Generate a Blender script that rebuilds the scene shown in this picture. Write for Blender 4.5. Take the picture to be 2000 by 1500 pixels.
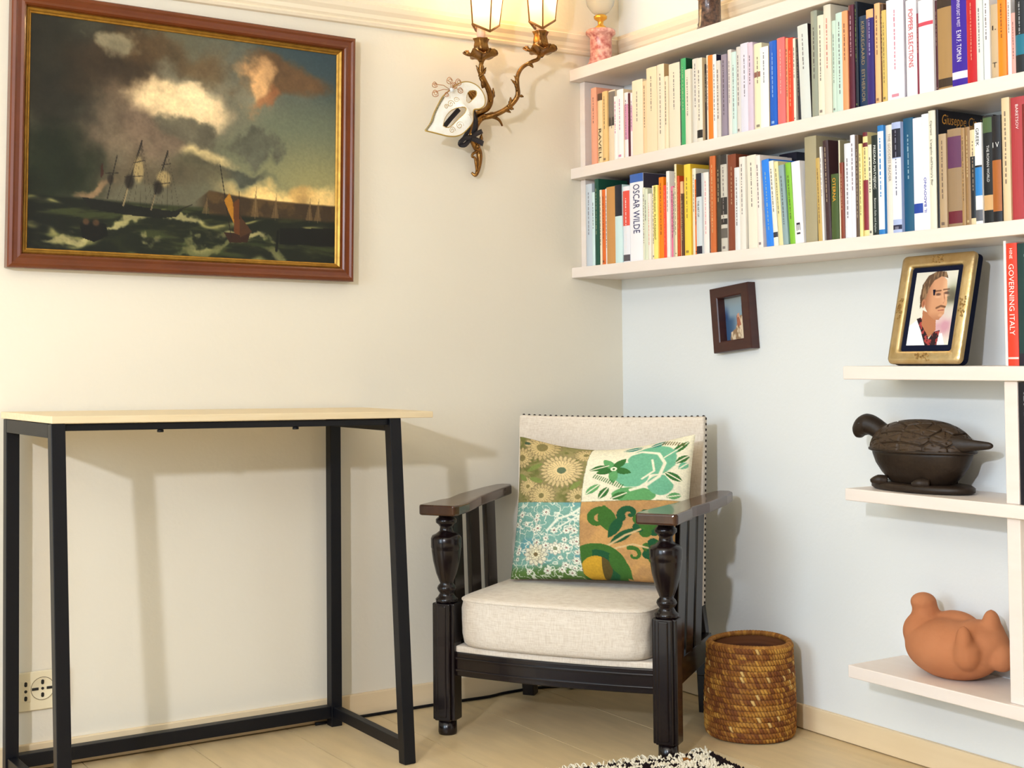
import bpy, bmesh, math, random
import numpy as np
from mathutils import Vector, Matrix

for o in list(bpy.data.objects): bpy.data.objects.remove(o, do_unlink=True)
SC = bpy.context.scene
COL = SC.collection
random.seed(7)
RNG = np.random.default_rng(7)

# ------------------------------------------------------------------ camera
YAW, PITCH, ROLL = math.radians(32.35), math.radians(1.85), math.radians(-0.53)
FPX, CX, CY = 2662.6, 1000.0, 617.0
CAM = Vector((-2.43308, -3.23224, 0.92))
_f = Vector((math.sin(YAW)*math.cos(PITCH), math.cos(YAW)*math.cos(PITCH), math.sin(PITCH)))
_r0 = Vector((math.cos(YAW), -math.sin(YAW), 0)); _u0 = _r0.cross(_f)
_r = _r0*math.cos(ROLL) + _u0*math.sin(ROLL); _u = -_r0*math.sin(ROLL) + _u0*math.cos(ROLL)
cd = bpy.data.cameras.new('camera'); cam = bpy.data.objects.new('camera', cd); COL.objects.link(cam)
cam.matrix_world = Matrix(((_r.x, _u.x, -_f.x, CAM.x), (_r.y, _u.y, -_f.y, CAM.y), (_r.z, _u.z, -_f.z, CAM.z), (0, 0, 0, 1)))
cd.sensor_fit = 'HORIZONTAL'; cd.sensor_width = 36.0; cd.lens = FPX/2000*36.0
cd.shift_x = 0.0; cd.shift_y = (CY-750)/2000
cd.clip_start = 0.05
SC.camera = cam

def P(ax, val, px, py):
    """point of the room seen at a photo pixel, on the plane axis = val"""
    d = _f + _r*((px-CX)/FPX) - _u*((py-CY)/FPX)
    t = (val-CAM[ax])/d[ax]
    return CAM + d*t

# ------------------------------------------------------------------ light
def lin(c):
    return tuple(((v/255)/12.92 if v/255 <= .04045 else ((v/255+.055)/1.055)**2.4) for v in c)
W = bpy.data.worlds.new('room_ambient'); SC.world = W; W.use_nodes = True
W.node_tree.nodes['Background'].inputs[0].default_value = (1.0, 0.80, 0.52, 1)
W.node_tree.nodes['Background'].inputs[1].default_value = 0.22
def lamp(name, kind, loc, energy, color, size, target=None, size_y=None):
    l = bpy.data.lights.new(name, kind); l.energy = energy; l.color = color
    if kind == 'AREA':
        l.size = size
        if size_y: l.shape = 'RECTANGLE'; l.size_y = size_y
    else: l.shadow_soft_size = size
    o = bpy.data.objects.new(name, l); COL.objects.link(o); o.location = loc
    if target is not None: o.rotation_euler = (Vector(target)-Vector(loc)).to_track_quat('-Z', 'Y').to_euler()
    return o
lamp('room_lamp', 'POINT', (-4.17, -3.48, 1.86), 325, (0.84, 0.89, 1.0), 0.065)
lamp('window_daylight', 'AREA', (-5.2, -1.9, 1.45), 85, (0.66, 0.84, 1.0), 1.5, target=(0, -1.2, 0.7), size_y=1.5)
SC.view_settings.view_transform = 'Standard'
try: SC.view_settings.look = 'None'
except Exception: pass
SC.view_settings.gamma = 1.0
SC.view_settings.use_curve_mapping = False
SC.view_settings.exposure = 0.0

# ------------------------------------------------------------------ materials
MATS = {}
def mat(name, rgb, rough=.6, metal=0.0, spec=.5, noise=0.0, nscale=20, rgb2=None, bump=0.0, bscale=60, stretch=(1, 1, 1), coat=0.0, detail=4, sheen=0.0):
    if name in MATS: return MATS[name]
    m = bpy.data.materials.new(name); m.use_nodes = True; nt = m.node_tree; b = nt.nodes['Principled BSDF']
    c = lin(rgb)+(1,)
    b.inputs['Base Color'].default_value = c; b.inputs['Roughness'].default_value = rough
    b.inputs['Metallic'].default_value = metal; b.inputs['Specular IOR Level'].default_value = spec
    b.inputs['Coat Weight'].default_value = coat
    if sheen: b.inputs['Sheen Weight'].default_value = sheen
    if noise or bump:
        tc = nt.nodes.new('ShaderNodeTexCoord'); mp = nt.nodes.new('ShaderNodeMapping'); mp.inputs['Scale'].default_value = stretch
        nt.links.new(tc.outputs['Object'], mp.inputs[0])
    if noise:
        n = nt.nodes.new('ShaderNodeTexNoise'); n.inputs['Scale'].default_value = nscale; n.inputs['Detail'].default_value = detail
        nt.links.new(mp.outputs[0], n.inputs['Vector'])
        r = nt.nodes.new('ShaderNodeValToRGB'); r.color_ramp.elements[0].position = .5-.5*noise if noise < 1 else .35
        r.color_ramp.elements[1].position = .5+.5*noise if noise < 1 else .65
        r.color_ramp.elements[0].color = lin(rgb2 if rgb2 else tuple(v*.85 for v in rgb))+(1,); r.color_ramp.elements[1].color = c
        nt.links.new(n.outputs['Fac'], r.inputs[0]); nt.links.new(r.outputs[0], b.inputs['Base Color'])
    if bump:
        n2 = nt.nodes.new('ShaderNodeTexNoise'); n2.inputs['Scale'].default_value = bscale; n2.inputs['Detail'].default_value = 5
        nt.links.new(mp.outputs[0], n2.inputs['Vector'])
        bp = nt.nodes.new('ShaderNodeBump'); bp.inputs['Strength'].default_value = bump; bp.inputs['Distance'].default_value = .004
        nt.links.new(n2.outputs['Fac'], bp.inputs['Height']); nt.links.new(bp.outputs[0], b.inputs['Normal'])
    MATS[name] = m; return m

def weave_mat(name, rgb, rgb2, freq=700, rough=.85):
    """woven cloth: crossed fine thread waves"""
    m = bpy.data.materials.new(name); m.use_nodes = True; nt = m.node_tree; b = nt.nodes['Principled BSDF']
    b.inputs['Roughness'].default_value = rough; b.inputs['Specular IOR Level'].default_value = .2; b.inputs['Sheen Weight'].default_value = .15
    tc = nt.nodes.new('ShaderNodeTexCoord')
    fac = None
    for st in ((1, 1, 14), (14, 14, 1)):
        mp = nt.nodes.new('ShaderNodeMapping'); mp.inputs['Scale'].default_value = tuple(s*freq/14 for s in st)
        n = nt.nodes.new('ShaderNodeTexNoise'); n.inputs['Scale'].default_value = 1.0; n.inputs['Detail'].default_value = 2
        nt.links.new(tc.outputs['Object'], mp.inputs[0]); nt.links.new(mp.outputs[0], n.inputs['Vector'])
        if fac is None: fac = n.outputs['Fac']
        else:
            ad = nt.nodes.new('ShaderNodeMath'); ad.operation = 'ADD'; nt.links.new(fac, ad.inputs[0]); nt.links.new(n.outputs['Fac'], ad.inputs[1]); fac = ad.outputs[0]
    hf = nt.nodes.new('ShaderNodeMath'); hf.operation = 'MULTIPLY'; hf.inputs[1].default_value = .5; nt.links.new(fac, hf.inputs[0])
    r = nt.nodes.new('ShaderNodeValToRGB'); r.color_ramp.elements[0].position = .36; r.color_ramp.elements[1].position = .6
    r.color_ramp.elements[0].color = lin(rgb2)+(1,); r.color_ramp.elements[1].color = lin(rgb)+(1,)
    nt.links.new(hf.outputs[0], r.inputs[0]); nt.links.new(r.outputs[0], b.inputs['Base Color'])
    bp = nt.nodes.new('ShaderNodeBump'); bp.inputs['Strength'].default_value = .35; bp.inputs['Distance'].default_value = .0015
    nt.links.new(hf.outputs[0], bp.inputs['Height']); nt.links.new(bp.outputs[0], b.inputs['Normal'])
    MATS[name] = m; return m

def attr_mat(name, rough=.7, spec=.3, coat=0.0, bump=0.0, bscale=400):
    m = bpy.data.materials.new(name); m.use_nodes = True; nt = m.node_tree; b = nt.nodes['Principled BSDF']
    a = nt.nodes.new('ShaderNodeAttribute'); a.attribute_name = 'print'
    nt.links.new(a.outputs['Color'], b.inputs['Base Color'])
    b.inputs['Roughness'].default_value = rough; b.inputs['Specular IOR Level'].default_value = spec; b.inputs['Coat Weight'].default_value = coat
    if bump:
        tc = nt.nodes.new('ShaderNodeTexCoord'); n2 = nt.nodes.new('ShaderNodeTexNoise'); n2.inputs['Scale'].default_value = bscale
        nt.links.new(tc.outputs['Object'], n2.inputs['Vector'])
        bp = nt.nodes.new('ShaderNodeBump'); bp.inputs['Strength'].default_value = bump; bp.inputs['Distance'].default_value = .002
        nt.links.new(n2.outputs['Fac'], bp.inputs['Height']); nt.links.new(bp.outputs[0], b.inputs['Normal'])
    MATS[name] = m; return m

def ink(rgb):
    return mat('ink_%d_%d_%d' % rgb, rgb, .6, spec=.3)

# ------------------------------------------------------------------ mesh helpers
class MB:
    def __init__(s): s.v = []; s.f = []; s.sm = []
    def add(s, vs, fs, smooth=False):
        o = len(s.v); s.v += [tuple(v) for v in vs]; s.f += [tuple(i+o for i in f) for f in fs]; s.sm += [smooth]*len(fs); return s
    def box(s, a, b, M=None):
        x0, x1 = sorted((a[0], b[0])); y0, y1 = sorted((a[1], b[1])); z0, z1 = sorted((a[2], b[2]))
        vs = [Vector(p) for p in ((x0, y0, z0), (x1, y0, z0), (x1, y1, z0), (x0, y1, z0), (x0, y0, z1), (x1, y0, z1), (x1, y1, z1), (x0, y1, z1))]
        if M: vs = [M @ v for v in vs]
        return s.add(vs, [(0, 3, 2, 1), (4, 5, 6, 7), (0, 1, 5, 4), (1, 2, 6, 5), (2, 3, 7, 6), (3, 0, 4, 7)])
    def bar(s, p, q, w, h, up=(0, 0, 1)):
        p = Vector(p); q = Vector(q); d = (q-p).normalized(); sd = d.cross(Vector(up))
        if sd.length < 1e-5: sd = d.cross(Vector((1, 0, 0)))
        sd.normalize(); u = sd.cross(d); vs = []
        for c in (p, q):
            for a, b in ((-1, -1), (1, -1), (1, 1), (-1, 1)): vs.append(c+sd*(a*w/2)+u*(b*h/2))
        return s.add(vs, [(3, 2, 1, 0), (4, 5, 6, 7), (0, 1, 5, 4), (1, 2, 6, 5), (2, 3, 7, 6), (3, 0, 4, 7)])
    def tube(s, pts, rad, n=10, cap=True, flat=1.0):
        pts = [Vector(p) for p in pts]
        if not hasattr(rad, '__len__'): rad = [rad]*len(pts)
        rings = []; prev = None
        for i, p in enumerate(pts):
            t = (pts[min(i+1, len(pts)-1)]-pts[max(i-1, 0)]).normalized()
            if prev is None:
                a = Vector((0, 0, 1)) if abs(t.z) < .9 else Vector((1, 0, 0)); nrm = (a-t*a.dot(t)).normalized()
            else: nrm = (prev-t*prev.dot(t)).normalized()
            prev = nrm; bn = t.cross(nrm)
            rings.append([p+(nrm*math.cos(2*math.pi*k/n)+bn*(flat*math.sin(2*math.pi*k/n)))*rad[i] for k in range(n)])
        vs = [v for r in rings for v in r]; fs = []
        for i in range(len(rings)-1):
            for k in range(n):
                fs.append((i*n+k, i*n+(k+1) % n, (i+1)*n+(k+1) % n, (i+1)*n+k))
        if cap: fs.append(tuple(reversed(range(n)))); fs.append(tuple((len(rings)-1)*n+k for k in range(n)))
        return s.add(vs, fs, True)
    def lathe(s, prof, n=32, c=(0, 0, 0), M=None, wob=None):
        vs = []; fs = []; c = Vector(c)
        for r, z in prof:
            for k in range(n):
                a = 2*math.pi*k/n; rr = r*(wob(a, z) if wob else 1)
                v = Vector((rr*math.cos(a), rr*math.sin(a), z)); v = (M @ v) if M else v
                vs.append(v+c)
        for i in range(len(prof)-1):
            for k in range(n): fs.append((i*n+k, i*n+(k+1) % n, (i+1)*n+(k+1) % n, (i+1)*n+k))
        if prof[0][0] > 1e-6: fs.append(tuple(reversed(range(n))))
        if prof[-1][0] > 1e-6: fs.append(tuple((len(prof)-1)*n+k for k in range(n)))
        return s.add(vs, fs, True)
    def prism(s, poly, z0, z1):
        n = len(poly); vs = [(x, y, z0) for x, y in poly]+[(x, y, z1) for x, y in poly]
        fs = [tuple(reversed(range(n))), tuple(range(n, 2*n))]+[(k, (k+1) % n, n+(k+1) % n, n+k) for k in range(n)]
        return s.add(vs, fs)
    def mesh(s, name):
        m = bpy.data.meshes.new(name); m.from_pydata(s.v, [], s.f); m.polygons.foreach_set('use_smooth', s.sm); m.update()
        bm = bmesh.new(); bm.from_mesh(m); bmesh.ops.recalc_face_normals(bm, faces=bm.faces); bm.to_mesh(m); bm.free(); return m
    def build(s, name, material, parent=None, bevel=0, seg=2):
        o = link(name, s.mesh(name), material, parent)
        if bevel:
            b = o.modifiers.new('bevel', 'BEVEL'); b.width = bevel; b.segments = seg; b.limit_method = 'ANGLE'; b.angle_limit = math.radians(40)
        return o
def link(name, mesh, material=None, parent=None):
    o = bpy.data.objects.new(name, mesh); COL.objects.link(o)
    if material is not None and mesh is not None and len(mesh.materials) == 0: mesh.materials.append(material)
    if parent is not None: o.parent = parent
    return o
def thing(name, label, cat, loc=(0, 0, 0), rz=0, group=None):
    o = bpy.data.objects.new(name, None); COL.objects.link(o); o.empty_display_size = .05
    o.location = loc; o.rotation_euler = (0, 0, rz); return tag(o, label, cat, group)
def tag(o, label, cat, group=None):
    o['label'] = label; o['category'] = cat
    if group: o['group'] = group
    return o
def struct(o): o['kind'] = 'structure'; return o
def grid_mesh(name, X, Y, Z, col=None, smooth=True):
    """mesh from 2D arrays, optional colour print (sRGB 0-255)"""
    h, w = X.shape
    m = bpy.data.meshes.new(name)
    vs = np.stack([X, Y, Z], -1).reshape(-1, 3)
    i = np.arange(h*w).reshape(h, w)
    fs = np.stack([i[:-1, :-1], i[:-1, 1:], i[1:, 1:], i[1:, :-1]], -1).reshape(-1, 4)
    m.from_pydata(vs.tolist(), [], fs.tolist())
    m.polygons.foreach_set('use_smooth', [smooth]*len(m.polygons))
    if col is not None: color_mesh(m, col.reshape(-1, 3))
    m.update(); return m
def color_mesh(m, c):
    c = np.clip(c, 0, 255)/255; c = np.where(c <= .04045, c/12.92, ((c+.055)/1.055)**2.4)
    a = m.color_attributes.new('print', 'FLOAT_COLOR', 'POINT')
    a.data.foreach_set('color', np.concatenate([c, np.ones((len(c), 1))], 1).astype(np.float32).ravel())
def catmull(pts, k=6, rad=None):
    pts = [Vector(p) for p in pts]; out = []; ro = []
    for i in range(len(pts)-1):
        p0 = pts[max(i-1, 0)]; p1 = pts[i]; p2 = pts[i+1]; p3 = pts[min(i+2, len(pts)-1)]
        for j in range(k):
            t = j/k
            out.append(.5*((2*p1)+(p2-p0)*t+(2*p0-5*p1+4*p2-p3)*t*t+(3*p1-p0-3*p2+p3)*t**3))
            if rad: ro.append(rad[i]*(1-t)+rad[i+1]*t)
    out.append(pts[-1])
    if rad: ro.append(rad[-1]); return out, ro
    return out
def evaluated(o):
    dg = bpy.context.evaluated_depsgraph_get(); m = bpy.data.meshes.new_from_object(o.evaluated_get(dg)); return m
def text(name, s, size, origin, xdir, ydir, material, parent=None, fit=None, align='CENTER', bold=0.0, shear=0.0, xs=1.0):
    """flat lettering; origin = centre of the words"""
    c = bpy.data.curves.new(name, 'FONT'); c.body = s; c.size = size; c.align_x = align; c.align_y = 'CENTER'; c.resolution_u = 2; c.offset = bold; c.shear = shear
    t = bpy.data.objects.new(name, c); COL.objects.link(t); bpy.context.view_layer.update()
    m = evaluated(t); bpy.data.objects.remove(t); bpy.data.curves.remove(c)
    if len(m.vertices) == 0: return None
    sx = xs
    if fit:
        w = max(v.co.x for v in m.vertices)-min(v.co.x for v in m.vertices); sx = fit/w if fit else 1
    x = Vector(xdir); y = Vector(ydir); o0 = Vector(origin)
    for v in m.vertices: v.co = o0+x*(v.co.x*sx)+y*v.co.y
    m.update(); m.materials.clear()
    return link(name, m, material, parent)

# numpy painting helpers -------------------------------------------------------
def vnoise(U, V, seed=0):
    r = np.random.default_rng(seed); L = r.random((64, 64))
    iu = np.floor(U).astype(int); iv = np.floor(V).astype(int); fu = U-iu; fv = V-iv
    fu = fu*fu*(3-2*fu); fv = fv*fv*(3-2*fv)
    g = lambda a, b: L[a % 64, b % 64]
    return (g(iu, iv)*(1-fu)+g(iu+1, iv)*fu)*(1-fv)+(g(iu, iv+1)*(1-fu)+g(iu+1, iv+1)*fu)*fv
def fbm(U, V, oct=5, seed=0):
    s = 0; a = .5; t = 0
    for k in range(oct): s = s+a*vnoise(U*2**k+k*7.3, V*2**k+k*3.1, seed+k); t += a; a *= .55
    return s/t
def sstep(a, b, x):
    t = np.clip((x-a)/(b-a), 0, 1); return t*t*(3-2*t)
def mixc(img, col, a):
    a = np.clip(a, 0, 1)[..., None]; img[:] = img*(1-a)+np.array(col, float)*a
def dseg(U, V, p, q, asp=1.0):
    px, py = p; qx, qy = q; dx = (qx-px)*asp; dy = qy-py; L = dx*dx+dy*dy+1e-12
    t = np.clip(((U-px)*asp*dx+(V-py)*dy)/L, 0, 1); return np.hypot((U-px)*asp-t*dx, V-py-t*dy), t
def stroke(img, U, V, pts, w, col, asp=1.0, a=1.0, soft=.35):
    d = None
    for i in range(len(pts)-1):
        e, _ = dseg(U, V, pts[i], pts[i+1], asp); d = e if d is None else np.minimum(d, e)
    mixc(img, col, a*(1-sstep(w*(1-soft), w*(1+soft), d)))
def inpoly(U, V, poly):
    r = np.zeros(U.shape, bool); n = len(poly)
    for i in range(n):
        x1, y1 = poly[i]; x2, y2 = poly[(i+1) % n]
        if y1 == y2: continue
        c = ((V < y1) != (V < y2)) & (U < (x2-x1)*(V-y1)/(y2-y1)+x1); r ^= c
    return r
def blob(img, U, V, c, r, col, asp=1.0, a=1.0, soft=.4, N=None, na=0.0):
    d = np.hypot((U-c[0])*asp/r[0], (V-c[1])/r[1])
    if N is not None: d = d+na*(N-.5)
    mixc(img, col, a*(1-sstep(1-soft, 1+soft, d)))

# ------------------------------------------------------------------ room shell
M_wall_l = mat('plaster_warm_light', (229, 222, 206), .85, spec=.2, noise=.8, nscale=2.2, rgb2=(226, 217, 199), bump=.12, bscale=90)  # both walls are one paint; warm light on this one is tinted in
M_wall_r = mat('plaster_cool_light', (228, 230, 229), .85, spec=.2, noise=.8, nscale=2.2, rgb2=(224, 226, 224), bump=.12, bscale=90)  # same paint as the left wall, with cool daylight put into its colour
M_trim = mat('moulding_paint', (238, 224, 200), .5, spec=.4)
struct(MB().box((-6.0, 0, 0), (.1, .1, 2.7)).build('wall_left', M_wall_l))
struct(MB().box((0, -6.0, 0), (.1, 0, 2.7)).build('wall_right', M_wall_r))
struct(MB().box((-6.0, -6.0, 2.7), (.1, .1, 2.8)).build('ceiling', mat('ceiling_paint', (240, 234, 220), .9, spec=.1)))
# floor: sub-floor in the joints, planks as pieces
M_joint = mat('floor_joint', (150, 125, 92), .9)
M_pl = []
for k, c in enumerate(((238, 214, 170), (230, 204, 158), (242, 220, 178))):
    M_pl.append(mat('pale_floorboard_%d' % k, c, .38, spec=.45, noise=.9, nscale=5, rgb2=tuple(v*.86 for v in c), stretch=(6, 1.1, 1), bump=.05, bscale=30, detail=8))
floor = struct(MB().box((-6.0, -6.0, -.06), (.1, .1, -.004)).build('floor', M_joint))
pw = .2525; x = -.063
lens = [1.31, .93, 1.12]
pm = {}
for i in range(24):
    xr = x - i*pw; y = .0 + (.46*((i*37) % 5)/5.0); k = i
    first = True
    while y > -5.9:
        L = lens[k % 3]; k += 1; y1 = max(y-L, -6.0); yt = min(y, -.0)
        key = round(yt-y1, 3)
        if yt-y1 > .03:
            if key not in pm:
                me = MB().box((-pw/2+.0012, -key/2+.0012, -.02), (pw/2-.0012, key/2-.0012, 0)).mesh('plank'); pm[key] = me
            me = pm[key] if (i+k) % 3 else pm[key]
            o = bpy.data.objects.new('plank', me); COL.objects.link(o); o.parent = floor
            o.location = (xr-pw/2, (yt+y1)/2, 0)
            if len(me.materials) == 0: me.materials.append(M_pl[0])
            o.material_slots[0].link = 'OBJECT'; o.material_slots[0].material = M_pl[(i*2+k) % 3]
        y = y1
o = MB().box((-.063, -6, -.02), (0, 0, 0)).build('plank', M_pl[1], floor)
M_base = mat('pale_wood_skirting', (236, 214, 178), .45, spec=.4, noise=.9, nscale=4, rgb2=(222, 198, 158), stretch=(1, 1, 8))
struct(MB().box((-6, -.012, .002), (0, 0, .060)).build('baseboard_left', M_base, bevel=.002))
struct(MB().box((-.012, -6, .002), (0, -.012, .060)).build('baseboard_right', M_base, bevel=.002))
# picture-rail mouldings
prof = [(0, 1.806), (.010, 1.808), (.014, 1.815), (.010, 1.820), (.016, 1.826), (.018, 1.836), (.026, 1.846), (.030, 1.858), (.024, 1.862), (.026, 1.870), (.0, 1.874)]
mb = MB(); n = len(prof)
mb.add([(-6, -d, z) for d, z in prof]+[(-d, -d, z) for d, z in prof], [(k, k+1, n+k+1, n+k) for k in range(n-1)], False); struct(mb.build('trim_1', M_trim))
mb = MB()
mb.add([(-d, -6, z) for d, z in prof]+[(-d, -d, z) for d, z in prof], [(k, k+1, n+k+1, n+k) for k in range(n-1)], False); struct(mb.build('trim_2', M_trim))

# ------------------------------------------------------------------ shelves
M_shelf = mat('whitewashed_wood', (236, 225, 217), .42, spec=.45, noise=.8, nscale=7, rgb2=(230, 216, 205), stretch=(6, 1, 6), bump=.03, bscale=40)
XF = -.181
Z1, Z2, Z3, Z4, Z5, Z6 = 1.7595, 1.4715, 1.1846, .899, .628, .238
YE = -1.86
bc = thing('wall_bookcase', 'whitewashed wooden wall bookcase of three long shelves packed with books', 'bookcase', (0, -.9, Z3-.03))
def wbox(a, b, name, m, parent, bevel=.002):
    o = MB().box(a, b).build(name, m, None, bevel=bevel); o.parent = parent; o.matrix_parent_inverse = Matrix.Translation(-Vector(parent.location)); return o
for zt, th in ((Z1, .0335), (Z2, .0305), (Z3, .0300)):
    wbox((XF, YE, zt-th), (0, -.0005, zt), 'shelf_board', M_shelf, bc)
for zb, zt in ((Z2, Z1-.0335), (Z3, Z2-.0305)):
    wbox((-.146, -.024, zb), (0, -.0005, zt), 'side_panel', M_shelf, bc)
su = thing('shelf_unit', 'whitewashed open shelf unit of three short boards joined by an upright', 'shelf', (0, -1.4, Z6-.028))
for zt, th in ((Z4, .0292), (Z5, .0268), (Z6, .0275)):
    wbox((XF, YE, zt-th), (0, -1.0545, zt), 'shelf_board', M_shelf, su)
for zb, zt in ((Z5, Z4-.0292), (Z6, Z5-.0268)):
    wbox((-.168, -1.5025, zb), (0, -1.4715, zt), 'upright', M_shelf, su)

# ------------------------------------------------------------------ console table
M_black = mat('black_powder_coat', (7, 8, 15), .45, spec=.3)
M_oak = mat('pale_oak_laminate', (230, 212, 178), .5, spec=.4, noise=.9, nscale=9, rgb2=(214, 192, 152), stretch=(1, 9, 14), detail=6)
tb = thing('console_table', 'slim console table with pale oak top on black square-tube metal frame', 'table', (-1.34, -.2, 0))
def tpart(mb, name, m, bevel=.0015, parent=None):
    o = mb.build(name, m, None, bevel=bevel); o.parent = parent or tb; o.matrix_parent_inverse = Matrix.Translation(-Vector(tb.location)); return o
TZ = .7865; q = .029; TS = .0125   # top sloped to match the view: it falls 1 cm to the corner
tz = lambda xx: TZ+TS*(-.957-xx)/.785
xl, xr = -1.7275, -.957
mbt_ = MB(); mbt_.box((-1.741, -.390, 0), (-.857, -.012, .015)); mbt_.v = [(a-(.020 if (a < -1.5 and b > -.1) else 0), b, c+tz(a)) for a, b, c in mbt_.v]
tpart(mbt_, 'table_top', M_oak)
for xb, xx in ((-1.7445, xl), (xr, xr)):      # the left frame is set slightly askew to line up with the view
    tpart(MB().bar((xb, -.045, 0), (xb, -.045, tz(xb)-.001), q, q, up=(0, 1, 0)), 'leg', M_black)
    yb, yt = (-.437, -.374)
    tpart(MB().bar((xx, yb, 0), (xx, yt, tz(xx)-.001), q, q, up=(0, 1, 0)), 'leg', M_black)
    tpart(MB().bar((xx, -.36, tz(xx)-.0155), (xb, -.060, tz(xb)-.0155), q, q), 'top_rail', M_black)
    tpart(MB().bar((xx, -.420, .037), (xb, -.060, .037), q-.008, .026), 'foot_rail', M_black)
tpart(MB().box((-1.7445+q/2, -.058, .022), (xr-q/2, -.032, .052)), 'stretcher', M_black)
tpart(MB().bar((xl+q/2, -.368, tz(xl)-.009), (xr-q/2, -.368, tz(xr)-.009), .024, .014), 'front_rail', M_black)
for xx in (-1.51, -1.20):
    tpart(MB().lathe([(.007, -.003), (.007, .002), (.004, .003)], 14, (xx, -.37, tz(xx)-.019)), 'bolt', M_black, 0)

# ------------------------------------------------------------------ framed sea painting
pc = P(1, -.035, 355, 285)
PW, PH = .862, .636; rot = math.radians(-.9)
pcx, pcz = -1.3165, 1.4515
fr = thing('framed_painting', 'large oil painting of tall ships on a rough sea in polished wooden frame', 'painting', (pcx, 0, pcz))
fr.rotation_euler = (0, -rot, 0)
M_frame = mat('polished_mahogany', (116, 56, 20), .26, spec=.4, noise=.9, nscale=8, rgb2=(84, 36, 14), stretch=(1, 1, 1), coat=.15)
M_gilt = mat('gilded_liner', (196, 150, 66), .38, metal=.75, noise=.8, nscale=60, rgb2=(140, 98, 36))
def frame_bars(parent, W_, H_, prof, material, name='frame_side', y0=0):
    """mitred bars; prof = (inset from outer edge, protrusion)"""
    k = len(prof)
    for a in range(4):
        vs = []
        for e in (-1, 1):
            for d, pr in prof:
                if a == 0: vs.append((e*(W_/2-d), -pr-y0, H_/2-d))
                elif a == 1: vs.append((e*(W_/2-d), -pr-y0, -H_/2+d))
                elif a == 2: vs.append((-W_/2+d, -pr-y0, e*(H_/2-d)))
                else: vs.append((W_/2-d, -pr-y0, e*(H_/2-d)))
        MB().add(vs, [(i, i+1, k+i+1, k+i) for i in range(k-1)]+[tuple(range(k)), tuple(reversed(range(k, 2*k)))]).build(name, material, parent)
frame_bars(fr, PW, PH, [(0, .002), (0, .030), (.003, .034), (.009, .036), (.014, .033), (.022, .031), (.028, .033), (.032, .030), (.034, .022), (.034, .004)], M_frame)
frame_bars(fr, PW-.068, PH-.068, [(0, .004), (0, .022), (.003, .024), (.007, .020), (.009, .017), (.011, .016), (.0125, .0145), (.0125, .005)], M_gilt, 'gilt_liner')
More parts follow.
